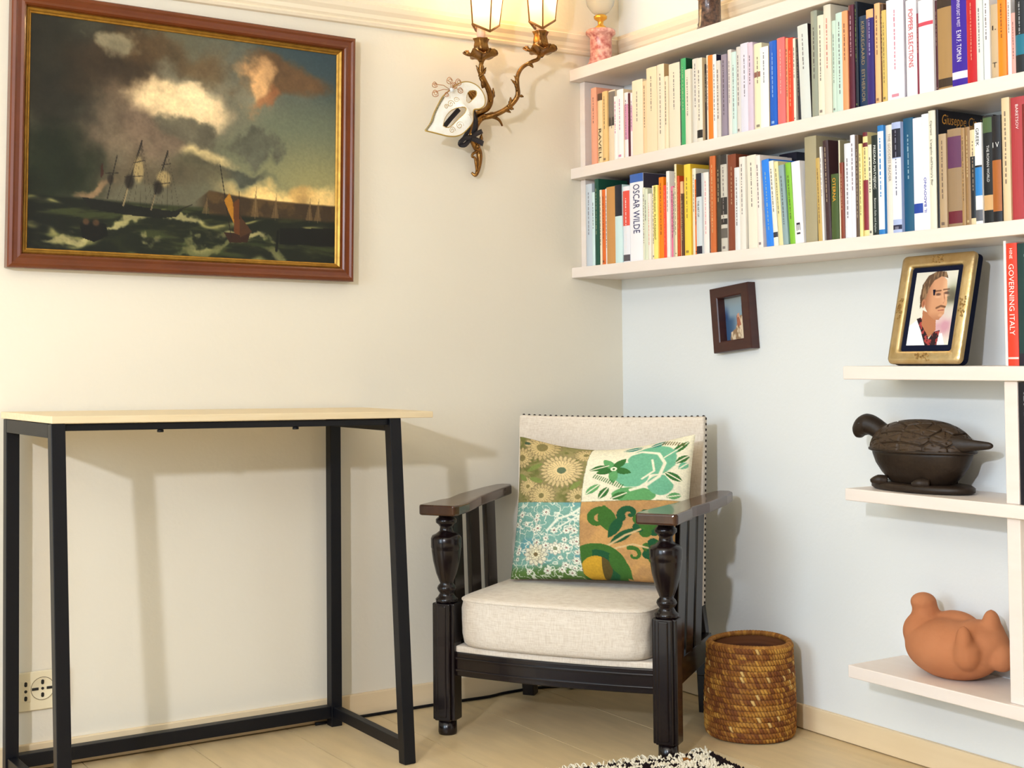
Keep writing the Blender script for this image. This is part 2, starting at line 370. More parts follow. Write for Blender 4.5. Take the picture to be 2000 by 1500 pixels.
def paint_sea(U, V):
    A = 1.43
    W1 = fbm(U*4*A+9, V*4+2, 6, 101)-.5; W2 = fbm(U*4*A+31, V*4+17, 6, 131)-.5
    def blob(img, u_, v_, c, r_, col, asp=1.0, a=1.0, soft=.4, N=None, na=0.0):
        k = 1.0 if N is not None else 0.0
        d = np.hypot((U+.20*k*W1-c[0])/r_[0], (V+.26*k*W2-c[1])/r_[1])
        if N is not None: d = d+na*(N-.5)*1.3
        tone = (1+.45*(N2-.5)*k)[..., None] if k else 1.0
        al = np.clip(a*(1-sstep(1-soft*.8, 1+soft*.8, d)), 0, 1)[..., None]; img[:] = img*(1-al)+np.array(col, float)*tone*al
    img = np.zeros(U.shape+(3,)); N = fbm(U*5*A, V*5, 6, 3); N2 = fbm(U*11*A, V*11, 5, 9); N3 = fbm(U*3, V*3, 4, 21)
    img[:] = (112, 108, 88)
    mixc(img, (64, 84, 92), sstep(.42, .95, U)*sstep(.55, .0, V)*.95)
    mixc(img, (128, 136, 112), sstep(.45, .75, U)*sstep(.12, .4, V)*.7)
    mixc(img, (168, 160, 112), sstep(.5, .95, U)*sstep(.35, .65, V)*.85)
    blob(img, U, V, (.5, .22), (.26, .16), (150, 142, 120), 1, .7, .7, N, .8)
    blob(img, U, V, (.09, .25), (.24, .45), (44, 42, 33), 1, .95, .6, N, .9)
    blob(img, U, V, (.29, .20), (.16, .16), (70, 56, 40), 1, .9, .6, N, 1.1)
    blob(img, U, V, (.40, .10), (.16, .07), (98, 76, 48), 1, .7, .7, N, 1.2)
    blob(img, U, V, (.26, .085), (.06, .05), (164, 154, 126), 1, .85, .6, N2, 1.3)
    blob(img, U, V, (.30, .50), (.14, .20), (142, 124, 102), 1, .8, .8, N, .8)
    blob(img, U, V, (.40, .46), (.10, .12), (118, 100, 84), 1, .7, .6, N, .8)
    blob(img, U, V, (.47, .30), (.125, .10), (234, 208, 166), 1, .95, .5, N, .9)
    blob(img, U, V, (.54, .25), (.055, .07), (238, 212, 172), 1, .9, .35, N2, .6)
    blob(img, U, V, (.50, .415), (.10, .075), (112, 106, 88), 1, .95, .35, N2, .8)
    blob(img, U, V, (.57, .53), (.085, .05), (226, 204, 152), 1, .9, .5, N, .7)
    blob(img, U, V, (.79, .16), (.125, .085), (112, 86, 58), 1, .95, .5, N, 1.0)
    blob(img, U, V, (.70, .17), (.045, .085), (220, 178, 128), 1, .9, .5, N2, 1.0)
    blob(img, U, V, (.735, .245), (.05, .03), (168, 112, 72), 1, .7, .6, N2, .9)
    blob(img, U, V, (.745, .44), (.062, .10), (104, 104, 88), 1, .95, .3, N2, .8)
    blob(img, U, V, (.66, .585), (.15, .03), (86, 88, 76), 1, .95, .5, N, .8)
    blob(img, U, V, (.56, .60), (.09, .06), (104, 98, 76), 1, .85, .6, N, .8)
    blob(img, U, V, (.85, .665), (.20, .05), (232, 200, 136), 1, .95, .6, N3, .6)
    blob(img, U, V, (.90, .63), (.04, .045), (206, 170, 108), 1, .8, .6, N2, 1.0)
    blob(img, U, V, (.07, .62), (.14, .14), (30, 40, 24), 1, .85, .7, N, .6)
    blob(img, U, V, (.18, .70), (.06, .02), (186, 148, 112), 1, .7, .6, N2, .8)
    blob(img, U, V, (.38, .68), (.2, .06), (98, 88, 68), 1, .7, .8, N, .8)
    # far hills
    hl = .695+.03*np.sin((U-.55)*5)+.018*(fbm(U*9, U*0+3.3, 3, 5)-.5)+np.where(U < .56, (.56-U)*1.3, 0)
    land = sstep(-.006, .006, V-hl)*sstep(.5, .57, U)
    mixc(img, (74, 58, 38), land); mixc(img, (104, 82, 48), land*sstep(.55, .75, N2)*.8)
    # sea
    hz = .765+.01*np.sin(U*3); sea = sstep(-.008, .012, V-np.where(U > .56, .80, hz))
    mixc(img, (32, 38, 24), sea); mixc(img, (18, 24, 18), sea*sstep(.35, .0, U)*.8)
    wv = fbm(U*9+.6*np.sin(V*30), V*30, 4, 40); ph = V*60+6*fbm(U*6, V*9, 3, 50)+2*np.sin(U*16+V*9)
    cr = np.maximum(0, np.sin(ph))**7
    mixc(img, (78, 84, 46), sea*sstep(.45, .75, wv)*.75)
    mixc(img, (176, 168, 110), sea*cr*sstep(.46, .62, fbm(U*7, V*14, 3, 61))*.8)
    for cx_, cy_, rx, ry in ((.30, .895, .10, .014), (.47, .875, .09, .012), (.71, .905, .09, .014), (.14, .945, .08, .016), (.88, .965, .10, .022), (.57, .95, .07, .012)):
        blob(img, U, V, (cx_, cy_), (rx, ry), (206, 194, 140), 1, .75, .7, N2, 1.6)
    blob(img, U, V, (.60, .96), (.4, .02), (60, 70, 34), 1, .4, .7, N2, 1.2)
    # great ship
    mixc(img, (24, 26, 22), inpoly(U, V, [(.16, .765), (.30, .785), (.44, .80), (.475, .79), (.455, .825), (.40, .835), (.30, .83), (.19, .815)])*.95)
    D = (36, 30, 24)
    for a, b, w in (((.285, .79), (.342, .50), .0032), ((.372, .80), (.424, .535), .003), ((.238, .765), (.266, .575), .0022), ((.45, .80), (.505, .765), .002)):
        stroke(img, U, V, [a, b], w, D, A, .9)
    stroke(img, U, V, [(.287, .79), (.30, .715)], .0035, (176, 158, 120), A, .8)
    stroke(img, U, V, [(.374, .80), (.385, .735)], .003, (170, 152, 116), A, .7)
    for c, r in (((.333, .63), (.016, .055)), ((.412, .66), (.022, .035))):
        blob(img, U, V, c, r, (178, 158, 112), 1, .85, .4)
    blob(img, U, V, (.305, .685), (.014, .03), D, 1, .8, .5); blob(img, U, V, (.395, .70), (.014, .03), D, 1, .8, .5); blob(img, U, V, (.247, .68), (.009, .02), D, 1, .7, .5)
    mixc(img, (70, 34, 26), inpoly(U, V, [(.216, .63), (.222, .61), (.226, .66), (.218, .68)])*.8)
    for a, b in (((.29, .665), (.345, .655)), ((.318, .60), (.352, .585)), ((.38, .69), (.432, .675)), ((.405, .60), (.434, .59)), ((.232, .655), (.27, .65))):
        stroke(img, U, V, [a, b], .002, D, A, .75)
    for k in range(7):
        stroke(img, U, V, [(.342, .51), (.26+.02*k, .79)], .0008, D, A, .35); stroke(img, U, V, [(.424, .54), (.345+.02*k, .80)], .0008, D, A, .35)
    # small sailing boat
    mixc(img, (62, 36, 22), inpoly(U, V, [(.61, .88), (.70, .875), (.69, .92), (.63, .925)])); stroke(img, U, V, [(.635, .90), (.595, .575)], .002, D, A)
    stroke(img, U, V, [(.662, .90), (.66, .69)], .0022, D, A)
    mixc(img, (178, 128, 42), inpoly(U, V, [(.610, .735), (.628, .70), (.650, .78), (.655, .87), (.63, .80)]))
    mixc(img, (108, 66, 30), inpoly(U, V, [(.640, .745), (.660, .72), (.664, .89), (.645, .88)])); mixc(img, (84, 56, 32), inpoly(U, V, [(.664, .80), (.705, .87), (.664, .90)]))
    # rowing boat, jetty, far boats
    mixc(img, (14, 15, 13), inpoly(U, V, [(.155, .875), (.20, .868), (.235, .875), (.242, .925), (.20, .955), (.165, .94)]))
    for c in ((.175, .87), (.205, .872)): blob(img, U, V, c, (.010, .014), (96, 70, 46), 1, .9, .5)
    mixc(img, (15, 17, 13), inpoly(U, V, [(.80, .845), (1.01, .83), (1.01, .915), (.80, .92)])); stroke(img, U, V, [(.795, .86), (.79, .95)], .006, (14, 15, 12), A)
    for a, h in ((.785, .10), (.905, .09), (.935, .09), (.715, .12), (.55, .06)):
        mixc(img, (128, 106, 72), inpoly(U, V, [(a-.014, .80), (a+.002, .80-h), (a+.012, .80)])*.6); stroke(img, U, V, [(a, .81), (a+.004, .80-h*1.15)], .0013, (150, 128, 92), A, .6)
    img = 255*(np.clip(img, 0, 255)/255)**1.22
    img *= (.94+.12*fbm(U*160, V*110, 2, 77))[..., None]
    return img
cw, ch = PW-.068-.020, PH-.068-.020
n_u, n_v = 460, 320
U, V = np.meshgrid(np.linspace(0, 1, n_u), np.linspace(0, 1, n_v))
link('canvas', grid_mesh('canvas', (U-.5)*cw, np.full(U.shape, -.012), (.5-V)*ch, paint_sea(U, V)), attr_mat('oil_paint', .5, .35, bump=.1, bscale=500), fr)
MB().box((-PW/2+.01, -.0035, -PH/2+.01), (PW/2-.01, -.0005, PH/2-.01)).build('backing_board', mat('brown_board', (110, 84, 56), .9), fr)

# ------------------------------------------------------------------ small picture on right wall
pl_ = thing('small_picture', 'small dark wooden box frame with seaside picture hung below bookshelf', 'picture', (0, -.5085, 1.0245))
pl_.rotation_euler = (0, math.radians(-5), -math.pi/2)   # local x -> -y, local -y -> -x
M_dkw = mat('dark_reddish_wood', (74, 34, 26), .35, spec=.5, noise=.9, nscale=14, rgb2=(48, 20, 18), stretch=(1, 1, 4))
SW, SH = .150, .173
frame_bars(pl_, SW, SH, [(0, .001), (0, .026), (.002, .029), (.026, .029), (.029, .027), (.030, .006), (.030, .002)], M_dkw)
def paint_coast(U, V):
    img = np.zeros(U.shape+(3,)); N = fbm(U*6, V*8, 4, 2)
    img[:] = (134, 156, 170); mixc(img, (150, 148, 138), sstep(.3, .0, V)*.6); mixc(img, (36, 60, 108), sstep(.25, .05, U)*sstep(.1, .5, V))
    mixc(img, (52, 84, 120), sstep(.38, .55, V)*sstep(.6, .2, U)*.9)
    mixc(img, (60, 70, 52), inpoly(U, V, [(.72, .22), (1.1, .22), (1.1, .5), (.72, .5)]))
    r = inpoly(U+.06*(N-.5), V+.06*(N-.5), [(.18, .95), (.22, .82), (.42, .74), (.56, .48), (.68, .42), (.80, .54), (1.1, .44), (1.1, 1.1), (.18, 1.1)])
    mixc(img, (222, 202, 172), r); mixc(img, (150, 118, 86), r*sstep(.52, .66, fbm(U*9, V*5, 4, 8)))
    mixc(img, (160, 82, 54), inpoly(U, V, [(.48, .44), (.58, .42), (.66, .66), (.50, .70)])*.85); mixc(img, (206, 150, 120), inpoly(U, V, [(.52, .40), (.60, .38), (.60, .47), (.52, .48)]))
    return img
U, V = np.meshgrid(np.linspace(0, 1, 70), np.linspace(0, 1, 90))
link('print', grid_mesh('print', (U-.5)*(SW-.058), np.full(U.shape, -.004), (.5-V)*(SH-.058), paint_coast(U, V)), attr_mat('photo_print', .35, .5), pl_)
MB().box((-SW/2+.004, -.003, -SH/2+.004), (SW/2-.004, -.0005, SH/2-.004)).build('backing_board', MATS['brown_board'], pl_)

# ------------------------------------------------------------------ armchair (local: x right, y back)
M_dark = mat('dark_stained_wood', (26, 13, 12), .25, spec=.38, noise=.9, nscale=10, rgb2=(11, 7, 11), stretch=(1, 1, 5), coat=.12)
M_armtop = mat('worn_arm_wood_sheen', (84, 50, 30), .22, spec=.5, noise=.9, nscale=9, rgb2=(44, 24, 18), stretch=(5, 1, 1), coat=.3)  # worn wood; the wall's reflection is mixed into the lighter brown
M_linen = weave_mat('cream_linen', (230, 219, 204), (210, 195, 177))
CHL = Vector((-.5984, -.5065, 0)); CHR = math.radians(-56.3)
ch_ = thing('armchair', 'dark wooden armchair with turned front posts and cream nail-studded back in corner', 'armchair', CHL, CHR)
FX = .284; SEATZ = .204
for s in (-1, 1):
    x = s*FX
    mb = MB().box((x-.030, -.021, .036), (x+.030, .021, .322)).box((x-.021, -.030, .036), (x+.021, .030, .322))
    mb.box((x-.012, -.033, .045), (x+.012, .033, .318))
    leg = mb.build('leg', M_dark, ch_, bevel=.003)
    MB().lathe([(.0, 0), (.022, 0), (.0235, .006), (.0225, .038)], 20, (x, 0, 0)).build('foot', M_dark, leg)
    bal = [(.022, .320), (.027, .324), (.028, .331), (.022, .336), (.017, .345), (.0215, .351), (.024, .357), (.0215, .363), (.016, .369), (.019, .376), (.026, .394), (.0335, .425), (.037, .450), (.037, .455), (.0385, .458), (.0385, .480), (.035, .487), (.026, .491), (.017, .498), (.0155, .508), (.020, .514), (.026, .519), (.026, .527), (.019, .533), (.019, .542)]
    MB().lathe(bal, 32, (x, 0, 0)).build('turned_post', M_dark, ch_)
    # arm: plan outline, gently rising to the back
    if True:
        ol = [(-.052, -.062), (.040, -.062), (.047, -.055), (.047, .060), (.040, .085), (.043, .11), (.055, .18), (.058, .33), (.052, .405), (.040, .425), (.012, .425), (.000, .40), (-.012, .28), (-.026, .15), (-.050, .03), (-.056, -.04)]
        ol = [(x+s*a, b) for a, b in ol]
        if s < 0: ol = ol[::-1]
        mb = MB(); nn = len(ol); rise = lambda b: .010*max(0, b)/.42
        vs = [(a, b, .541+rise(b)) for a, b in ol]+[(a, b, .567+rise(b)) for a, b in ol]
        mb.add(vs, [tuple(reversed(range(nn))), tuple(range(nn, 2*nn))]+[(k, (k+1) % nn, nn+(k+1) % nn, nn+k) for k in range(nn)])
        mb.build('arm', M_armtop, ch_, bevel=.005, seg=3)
    # side rails
    MB().bar((x, .028, .182), (s*.262, .405, .182), .026, .060).build('side_rail', M_dark, ch_, bevel=.002)
    # slats
    for k, b in enumerate((.075, .165, .255)):
        xx = s*(FX+(.262-FX)*(b/.42))+s*.006
        MB().bar((xx, b, .205), (xx+s*.012, b+.004, .546), .056 if k < 9 else 0, .013, up=(1, 0, 0)).build('slat', M_dark, ch_, bevel=.002)
    # rear leg: raked below the seat, straight behind the back
    pts = [(s*.250, .440, 0), (s*.250, .425, .10), (s*.247, .412, .20), (s*.232, .418, .30), (s*.226, .432, .56), (s*.226, .447, .735)]
    mb = MB()
    for i in range(len(pts)-1): mb.bar(pts[i], Vector(pts[i+1])+Vector((0, 0, .002)), .034, .032, up=(0, 1, 0))
    mb.build('leg', M_dark, ch_, bevel=.002)
# bowed front rail with mouldings
def bow(a, b0=-.012, d=.020): return b0-d*(1-(a/.26)**2)
def bowrail(z0, z1, off, th):
    mb = MB(); n = 16; vs = []
    for i in range(n+1):
        a = -.258+.516*i/n; f = bow(a)-off; vs += [(a, f, z0), (a, f, z1), (a, f+th, z1), (a, f+th, z0)]
    fs = []
    for i in range(n):
        for k in range(4): fs.append((i*4+k, i*4+(k+1) % 4, (i+1)*4+(k+1) % 4, (i+1)*4+k))
    fs += [(0, 1, 2, 3), tuple(4*n+k for k in (3, 2, 1, 0))]
    return mb.add(vs, fs)
rail = bowrail(.146, .203, 0, .022).build('front_rail', M_dark, ch_, bevel=.002)
bowrail(.186, .192, .0035, .006).build('moulding', M_dark, rail, bevel=.0015); bowrail(.157, .163, .0035, .006).build('moulding', M_dark, rail, bevel=.0015)
MB().bar((-.245, .405, .182), (.245, .405, .182), .026, .055).build('back_rail', M_dark, ch_, bevel=.002)
# upholstered deck under the loose cushion
mb = MB(); n = 16; poly = [(-.256+.512*i/n, bow(-.256+.512*i/n)+.002) for i in range(n+1)]+[(.248, .395), (-.248, .395)]
mb.prism(poly, .203, .219).build('seat_deck', M_linen, ch_, bevel=.004, seg=2)
# back panel
BZ0, BZ1, BW = .283, .768, .262
def backpt(u, z, side):
    t = (z-BZ0)/(BZ1-BZ0); c = .395+.038*t
    return c-.026 if side < 0 else c+.006
mb = MB(); nu, nz = 18, 24; vs = []; fs = []
for side in (-1, 1):
    for j in range(nz+1):
        for i in range(nu+1):
            u = -1+2*i/nu; z = BZ0+(BZ1-BZ0)*j/nz; puff = .006*(1-u**4)*(1-(2*j/nz-1)**4) if side < 0 else 0
            dip = -.004*(1-u*u)*(j/nz)
            vs.append((u*BW, backpt(u, z, side)-puff, z+dip))
st = (nu+1)*(nz+1)
for j in range(nz):
    for i in range(nu):
        a = j*(nu+1)+i; fs.append((a, a+1, a+nu+2, a+nu+1)); fs.append((st+a+nu+1, st+a+nu+2, st+a+1, st+a))
for j in range(nz):
    for e in (0, nu):
        a = j*(nu+1)+e; fs.append((a, a+nu+1, st+a+nu+1, st+a))
for i in range(nu):
    for e in (0, nz*(nu+1)):
        a = e+i; fs.append((a, a+1, st+a+1, st+a))
back = mb.add(vs, fs).build('backrest', M_linen, ch_, bevel=.005, seg=3)
M_nail = mat('dark_bronze_nail', (38, 26, 24), .35, metal=.6)
nail = MB().lathe([(.0040, 0), (.0036, .0015), (.0020, .0028), (0, .0032)], 10).mesh('nail')
nail.materials.append(M_nail)
def put_nail(loc, nrm):
    o = bpy.data.objects.new('nail', nail); COL.objects.link(o); o.parent = back; o.location = loc
    o.rotation_euler = Vector(nrm).to_track_quat('Z', 'Y').to_euler()
for s in (-1, 1):
    for k in range(34):
        z = BZ0+.008+(BZ1-BZ0-.014)*k/33; put_nail((s*(BW-.0003), (backpt(0, z, 1)+backpt(0, z, -1))/2+.003, z), (s, 0, 0))
for k in range(33):
    u = -1+2*k/32; put_nail((u*(BW-.006), backpt(0, BZ1, 1)-.013, BZ1-.004*(1-u*u)), (0, 0, 1))

# loose seat cushion
sc_ = thing('seat_cushion', 'thick cream linen box cushion lying on seat of dark wooden armchair', 'cushion', CHL+Matrix.Rotation(CHR, 3, 'Z') @ Vector((0, .157, .2195)), CHR)
def cush_outline(n=96):
    pts = []
    for k in range(n):
        a = 2*math.pi*k/n; c, s_ = math.cos(a), math.sin(a); e = .26
        x = .247*abs(c)**e*(1 if c > 0 else -1); y = .190*abs(s_)**e*(1 if s_ > 0 else -1)
        if y < 0: y -= .018*(1-(x/.25)**2)*min(1, -y/.15)
        pts.append((x, y))
    return pts
ol = cush_outline(); n = len(ol)
prof_c = [(.90, 0), (.965, .002), (.992, .010), (1.004, .030), (1.008, .060), (1.004, .092), (.998, .108), (1.006, .113), (.996, .118), (.965, .121), (.90, .1235), (.70, .1275), (.40, .130), (.12, .131)]
mb = MB(); vs = []; fs = []
for i, (k, z) in enumerate(prof_c):
    for j, (x, y) in enumerate(ol):
        w = 0
        if .02 < z < .1: w = .0022*math.sin(j*1.1+z*40)*math.sin(z*70+j*.37)
        # crease on the right front corner
        if .03 < z < .075 and x > .14 and y < -.1: w -= .007*math.exp(-((z-.055)/.012)**2)*min(1, (x-.14)/.06)
        sag = -.006*math.exp(-((x*k/.16)**2+((y*k-.06)/.1)**2)) if z > .11 else 0
        vs.append((x*(k+w*4), y*(k+w*4), z+sag))
for i in range(len(prof_c)-1):
    for j in range(n): fs.append((i*n+j, i*n+(j+1) % n, (i+1)*n+(j+1) % n, (i+1)*n+j))
fs.append(tuple(reversed(range(n)))); fs.append(tuple((len(prof_c)-1)*n+j for j in range(n)))
cu = mb.add(vs, fs, True).build('cushion_body', M_linen, sc_)
mb = MB()
mb.tube([(x*1.004, y*1.004, .1145) for x, y in ol]+[(ol[0][0]*1.004, ol[0][1]*1.004, .1145)], .0022, 6).build('piping', M_linen, sc_)

# ------------------------------------------------------------------ patchwork throw pillow
def paint_pillow(U, V):
    """U,V 0..1, V down"""
    img = np.zeros(U.shape+(3,)); N = fbm(U*9, V*9, 4, 5); N2 = fbm(U*22, V*22, 3, 15)
    us = .455-.025*np.sin(V*2.6); vs_ = .475+.012*np.sin(U*5)
    TL = (U < us) & (V < vs_); TR = (U >= us) & (V < vs_); BL = (U < us) & (V >= vs_); BR = (U >= us) & (V >= vs_)
    def q(mask, fn):
        sub = np.zeros_like(img); fn(sub); img[mask] = sub[mask]
    def daisy(im, c, R, k, petal, heart, hr=.25, rot=0):
        dx = U-c[0]; dy = V-c[1]; r = np.hypot(dx, dy); a = np.arctan2(dy, dx)+rot
        for lay, rr, cc in ((0, 1.0, petal), (1, .68, tuple(min(255, v*1.08) for v in petal))):
            edge = R*rr*(.72+.28*np.abs(np.cos(a*k/2+lay*1.2)))
            mixc(im, tuple(v*.72 for v in petal), (r < edge*1.05)*1.0); mixc(im, cc, (r < edge*.95)*1.0)
            mixc(im, tuple(v*.78 for v in petal), ((np.abs(np.sin(a*k/2+lay*1.2)) > .93) & (r < edge*.95) & (r > R*.3))*.8)
        mixc(im, heart, (r < R*hr)*1.0)
    def leaf(im, p, qd, w, col, vein=None):
        d, t = dseg(U, V, p, qd); ww = w*np.sin(np.pi*np.clip(t*.92+.06, 0, 1))**.8
        mixc(im, col, (d < ww)*1.0)
        if vein: stroke(im, U, V, [p, qd], .0035, vein)
    def swirl(im, c, R, a0, turns, w, col, sgn=1):
        pts = []
        for i in range(40):
            t = i/39; a = a0+sgn*turns*2*math.pi*t; r = R*(1-.82*t); pts.append((c[0]+r*math.cos(a), c[1]+r*math.sin(a)))
        for i in range(39):
            t = i/38; d, _ = dseg(U, V, pts[i], pts[i+1]); mixc(im, col, (d < w*(1-.55*t))*1.0)
    def f_tl(im):
        im[:] = (140, 132, 84); mixc(im, (112, 112, 62), sstep(.42, .62, N)); mixc(im, (168, 150, 104), sstep(.58, .7, N2)*.6)
        for c, R, k, hr in (((.16, .06), .12, 20, .3), ((.03, .16), .08, 16, .3), ((.09, .37), .07, 18, .2), ((.19, .44), .09, 20, .2), ((.41, .45), .07, 16, .25), ((.43, .10), .07, 18, .25)):
            daisy(im, c, R, k, (190, 168, 118), (132, 120, 76), hr)
        daisy(im, (.30, .25), .135, 26, (206, 182, 132), (98, 112, 84), .2)
        for p, qd in (((.08, .26), (.18, .20)), ((.10, .31), (.19, .34)), ((.42, .34), (.36, .40)), ((.02, .28), (.08, .33))): leaf(im, p, qd, .018, (126, 138, 74))
        mixc(im, (48, 74, 60), (np.hypot((U-.06)/.02, (V-.045)/.012) < 1)*.8)
    def f_tr(im):
        im[:] = (232, 224, 196); G = (98, 158, 98); D = (58, 108, 54); T = (112, 176, 140); w = (236, 228, 200)
        blob(im, U, V, (.80, .17), (.13, .12), T, 1, 1, .03, N, .25); blob(im, U, V, (.70, .28), (.10, .10), T, 1, 1, .03, N, .25); blob(im, U, V, (.72, .43), (.12, .05), G, 1, 1, .03, N, .3); blob(im, U, V, (.86, .36), (.07, .07), T, 1, 1, .03, N, .25)
        stroke(im, U, V, [(.66, .12), (.74, .09), (.83, .12), (.87, .20), (.85, .30), (.78, .37), (.70, .40)], .009, w); stroke(im, U, V, [(.80, .17), (.82, .26), (.76, .32)], .006, w); stroke(im, U, V, [(.88, .28), (.94, .36), (.93, .44)], .007, w)
        for a in range(5):
            an = a*1.257+.3; leaf(im, (.60, .24), (.60+.10*math.cos(an), .24+.11*math.sin(an)), .026, G if a % 2 else D)
        mixc(im, w, (np.hypot(U-.60, V-.24) < .018)*1.0); mixc(im, D, (np.hypot(U-.60, V-.24) < .008)*1.0)
        for p, qd, c in (((.47, .25), (.57, .21), D), ((.46, .43), (.53, .36), G), ((.53, .46), (.58, .38), D), ((.88, .27), (.97, .33), D), ((.90, .13), (.98, .05), D), ((.86, .16), (.93, .10), T), ((.93, .20), (.99, .15), D), ((.60, .46), (.68, .42), D), ((.78, .05), (.86, .02), (64, 132, 118)), ((.64, .06), (.74, .04), (64, 132, 118)), ((.95, .24), (.99, .20), T), ((.90, .44), (.97, .42), G)): leaf(im, p, qd, .022, c, w)
        for k in range(14):
            a = .49+.012*k; stroke(im, U, V, [(a, .31+.006*k), (a+.012, .285+.006*k)], .003, D)
        for k in range(9):
            a = .84+.014*k; stroke(im, U, V, [(a, .045+.004*k), (a+.008, .015+.006*k)], .0035, (104, 92, 48))
    def f_bl(im):
        im[:] = (122, 166, 152); mixc(im, (104, 156, 158), sstep(.4, .65, N)); mixc(im, (92, 122, 62), sstep(.88, .97, V+.06*(N-.5)))
        w = (226, 228, 208); L = np.abs(fbm(U*15+3, V*15, 3, 33)-.5); mixc(im, w, (L < .022)*.95)
        L = np.abs(fbm(U*26+9, V*26, 2, 63)-.5); mixc(im, w, (L < .025)*.8)
        r = np.random.default_rng(4)
        for k in range(44):
            c = (r.uniform(.02, .45), r.uniform(.5, .97)); daisy(im, c, r.uniform(.014, .026), 6, w, (150, 120, 110), .3, r.uniform(0, 3))
        stroke(im, U, V, [(.46, .50), (.38, .57), (.30, .60), (.24, .68)], .007, w); stroke(im, U, V, [(.45, .56), (.36, .62), (.30, .66)], .005, w); stroke(im, U, V, [(.44, .61), (.36, .60)], .004, w)
        daisy(im, (.17, .84), .075, 12, (226, 220, 192), (132, 112, 88), .22); daisy(im, (.17, .84), .045, 9, (214, 206, 172), (120, 104, 70), .3)
        daisy(im, (.29, .80), .045, 8, (226, 222, 200), (132, 140, 110), .3)
    def f_br(im):
        im[:] = (178, 136, 88); mixc(im, (196, 150, 92), sstep(.4, .65, N)); G = (62, 104, 44); D = (36, 84, 52); w = (206, 176, 128)
        leaf(im, (.56, .52), (.60, .68), .05, G); swirl(im, (.535, .60), .065, -1.2, .8, .024, G, -1); swirl(im, (.70, .56), .05, 2.6, .8, .024, D); leaf(im, (.66, .58), (.59, .72), .03, D); leaf(im, (.72, .66), (.60, .76), .028, D)
        for k in range(7):
            a = k*.9; mixc(im, D if k % 2 else G, (np.hypot((U-(.80+.055*math.cos(a))), (V-(.62+.06*math.sin(a)))) < .034)*1.0); mixc(im, D if k % 2 else G, (np.hypot((U-(.84+.045*math.cos(a))), (V-(.80+.055*math.sin(a)))) < .030)*1.0)
        mixc(im, G, (np.hypot(U-.80, V-.62) < .05)*1.0); mixc(im, D, (np.hypot(U-.84, V-.80) < .045)*1.0)
        stroke(im, U, V, [(.58, .78), (.68, .70), (.76, .66)], .006, w); stroke(im, U, V, [(.60, .80), (.72, .76), (.80, .78)], .006, w)
        d = np.hypot((U-.52)/.17, (V-.93)/.17); mixc(im, G, ((d < 1) & (d > .5))*1.0); mixc(im, D, ((d < .75) & (d > .5) & (U > .5))*1.0); mixc(im, (196, 152, 48), ((d < .5) & (U < .55))*1.0); mixc(im, (90, 76, 40), ((d < .5) & (U >= .55))*1.0)
        leaf(im, (.60, .84), (.70, .99), .045, G); swirl(im, (.72, .83), .05, -2.0, .75, .014, G)
    q(TL, f_tl); q(TR, f_tr); q(BL, f_bl); q(BR, f_br)
    for cond in (np.abs(U-us) < .0022, np.abs(V-vs_) < .0022): mixc(img, (110, 104, 70), cond*.6)
    img *= (.93+.14*fbm(U*150, V*150, 2, 90))[..., None]
    return img
n = 280
U, V = np.meshgrid(np.linspace(-1, 1, n), np.linspace(-1, 1, n))   # V down
Wp, Hp, Tp = .485, .376, .066
ex = Wp/2*U*(1-.045*(1-V**2)*np.abs(U)**2); ez = -Hp/2*V*(1-np.where(V < 0, .21, .03)*(1-U**2)**1.3*np.abs(V)**1.5)
th = Tp*((1-U**2).clip(0)*(1-V**2).clip(0))**.42
wr = .004*(fbm(U*3+5, V*3+5, 3, 8)-.5)*(1-np.maximum(np.abs(U), np.abs(V))**6)*3
cf = paint_pillow((U+1)/2, (V+1)/2)
m1 = grid_mesh('pillow_front', ex, -th+wr, ez, cf)
m2 = grid_mesh('pillow_back', ex[::4, ::4][:, ::-1], th[::4, ::4][:, ::-1], ez[::4, ::4][:, ::-1])
bk = Vector((.030, .264, .5385))
plw = thing('throw_pillow', 'square patchwork pillow of green, blue and tan floral fabrics leaning on chair back', 'pillow', CHL+Matrix.Rotation(CHR, 3, 'Z') @ bk, CHR)
plw.rotation_euler = (math.radians(-14), math.radians(-1.5), CHR)
link('pillow_front', m1, attr_mat('patchwork_print', .9, .15, bump=.25, bscale=900), plw)
link('pillow_back', m2, mat('tan_pillow_cloth', (168, 144, 104), .9), plw)

# ------------------------------------------------------------------ woven basket
bpos = Vector((-.142, -.690, 0)); BR_, BH = .106, .224
nrow, ncol = 17, 82
sv, su_ = 8, 6
nz, na = nrow*sv+1, ncol*su_
zz = np.linspace(0, 1, nz)[:, None]; aa = np.linspace(0, 2*np.pi, na+1)[None, :]
row = np.minimum((zz*nrow).astype(int), nrow-1); fr_ = zz*nrow-row
ph = aa*ncol/(2*np.pi)+.75*fr_+row*.5+.25*np.sin(row*2.1+aa*2); sidx = np.floor(ph).astype(int); fa = ph-sidx
bul = np.sqrt(np.clip(1-(2*fr_-1)**2, 0, 1))*.0032+np.sqrt(np.clip(1-(2*fa-1)**2, 0, 1))*.0034
shape = (.95+.055*np.sin(np.pi*np.clip(zz*1.0+.12, 0, 1)**.8)+.012*np.sin(aa*2+1)*zz+.006*np.sin(aa*3+zz*4))*BR_*np.where(zz < .06, .93+.07*np.sqrt(zz/.06), 1)
R = shape+bul
h_ = np.abs(np.sin((sidx % ncol)*12.9898+row*78.233)*43758.5453) % 1
st_ = fbm(aa*6/6.2832*2+0*zz, zz*11, 3, 12)
colr = np.zeros(R.shape+(3,)); colr[:] = (150, 96, 34)
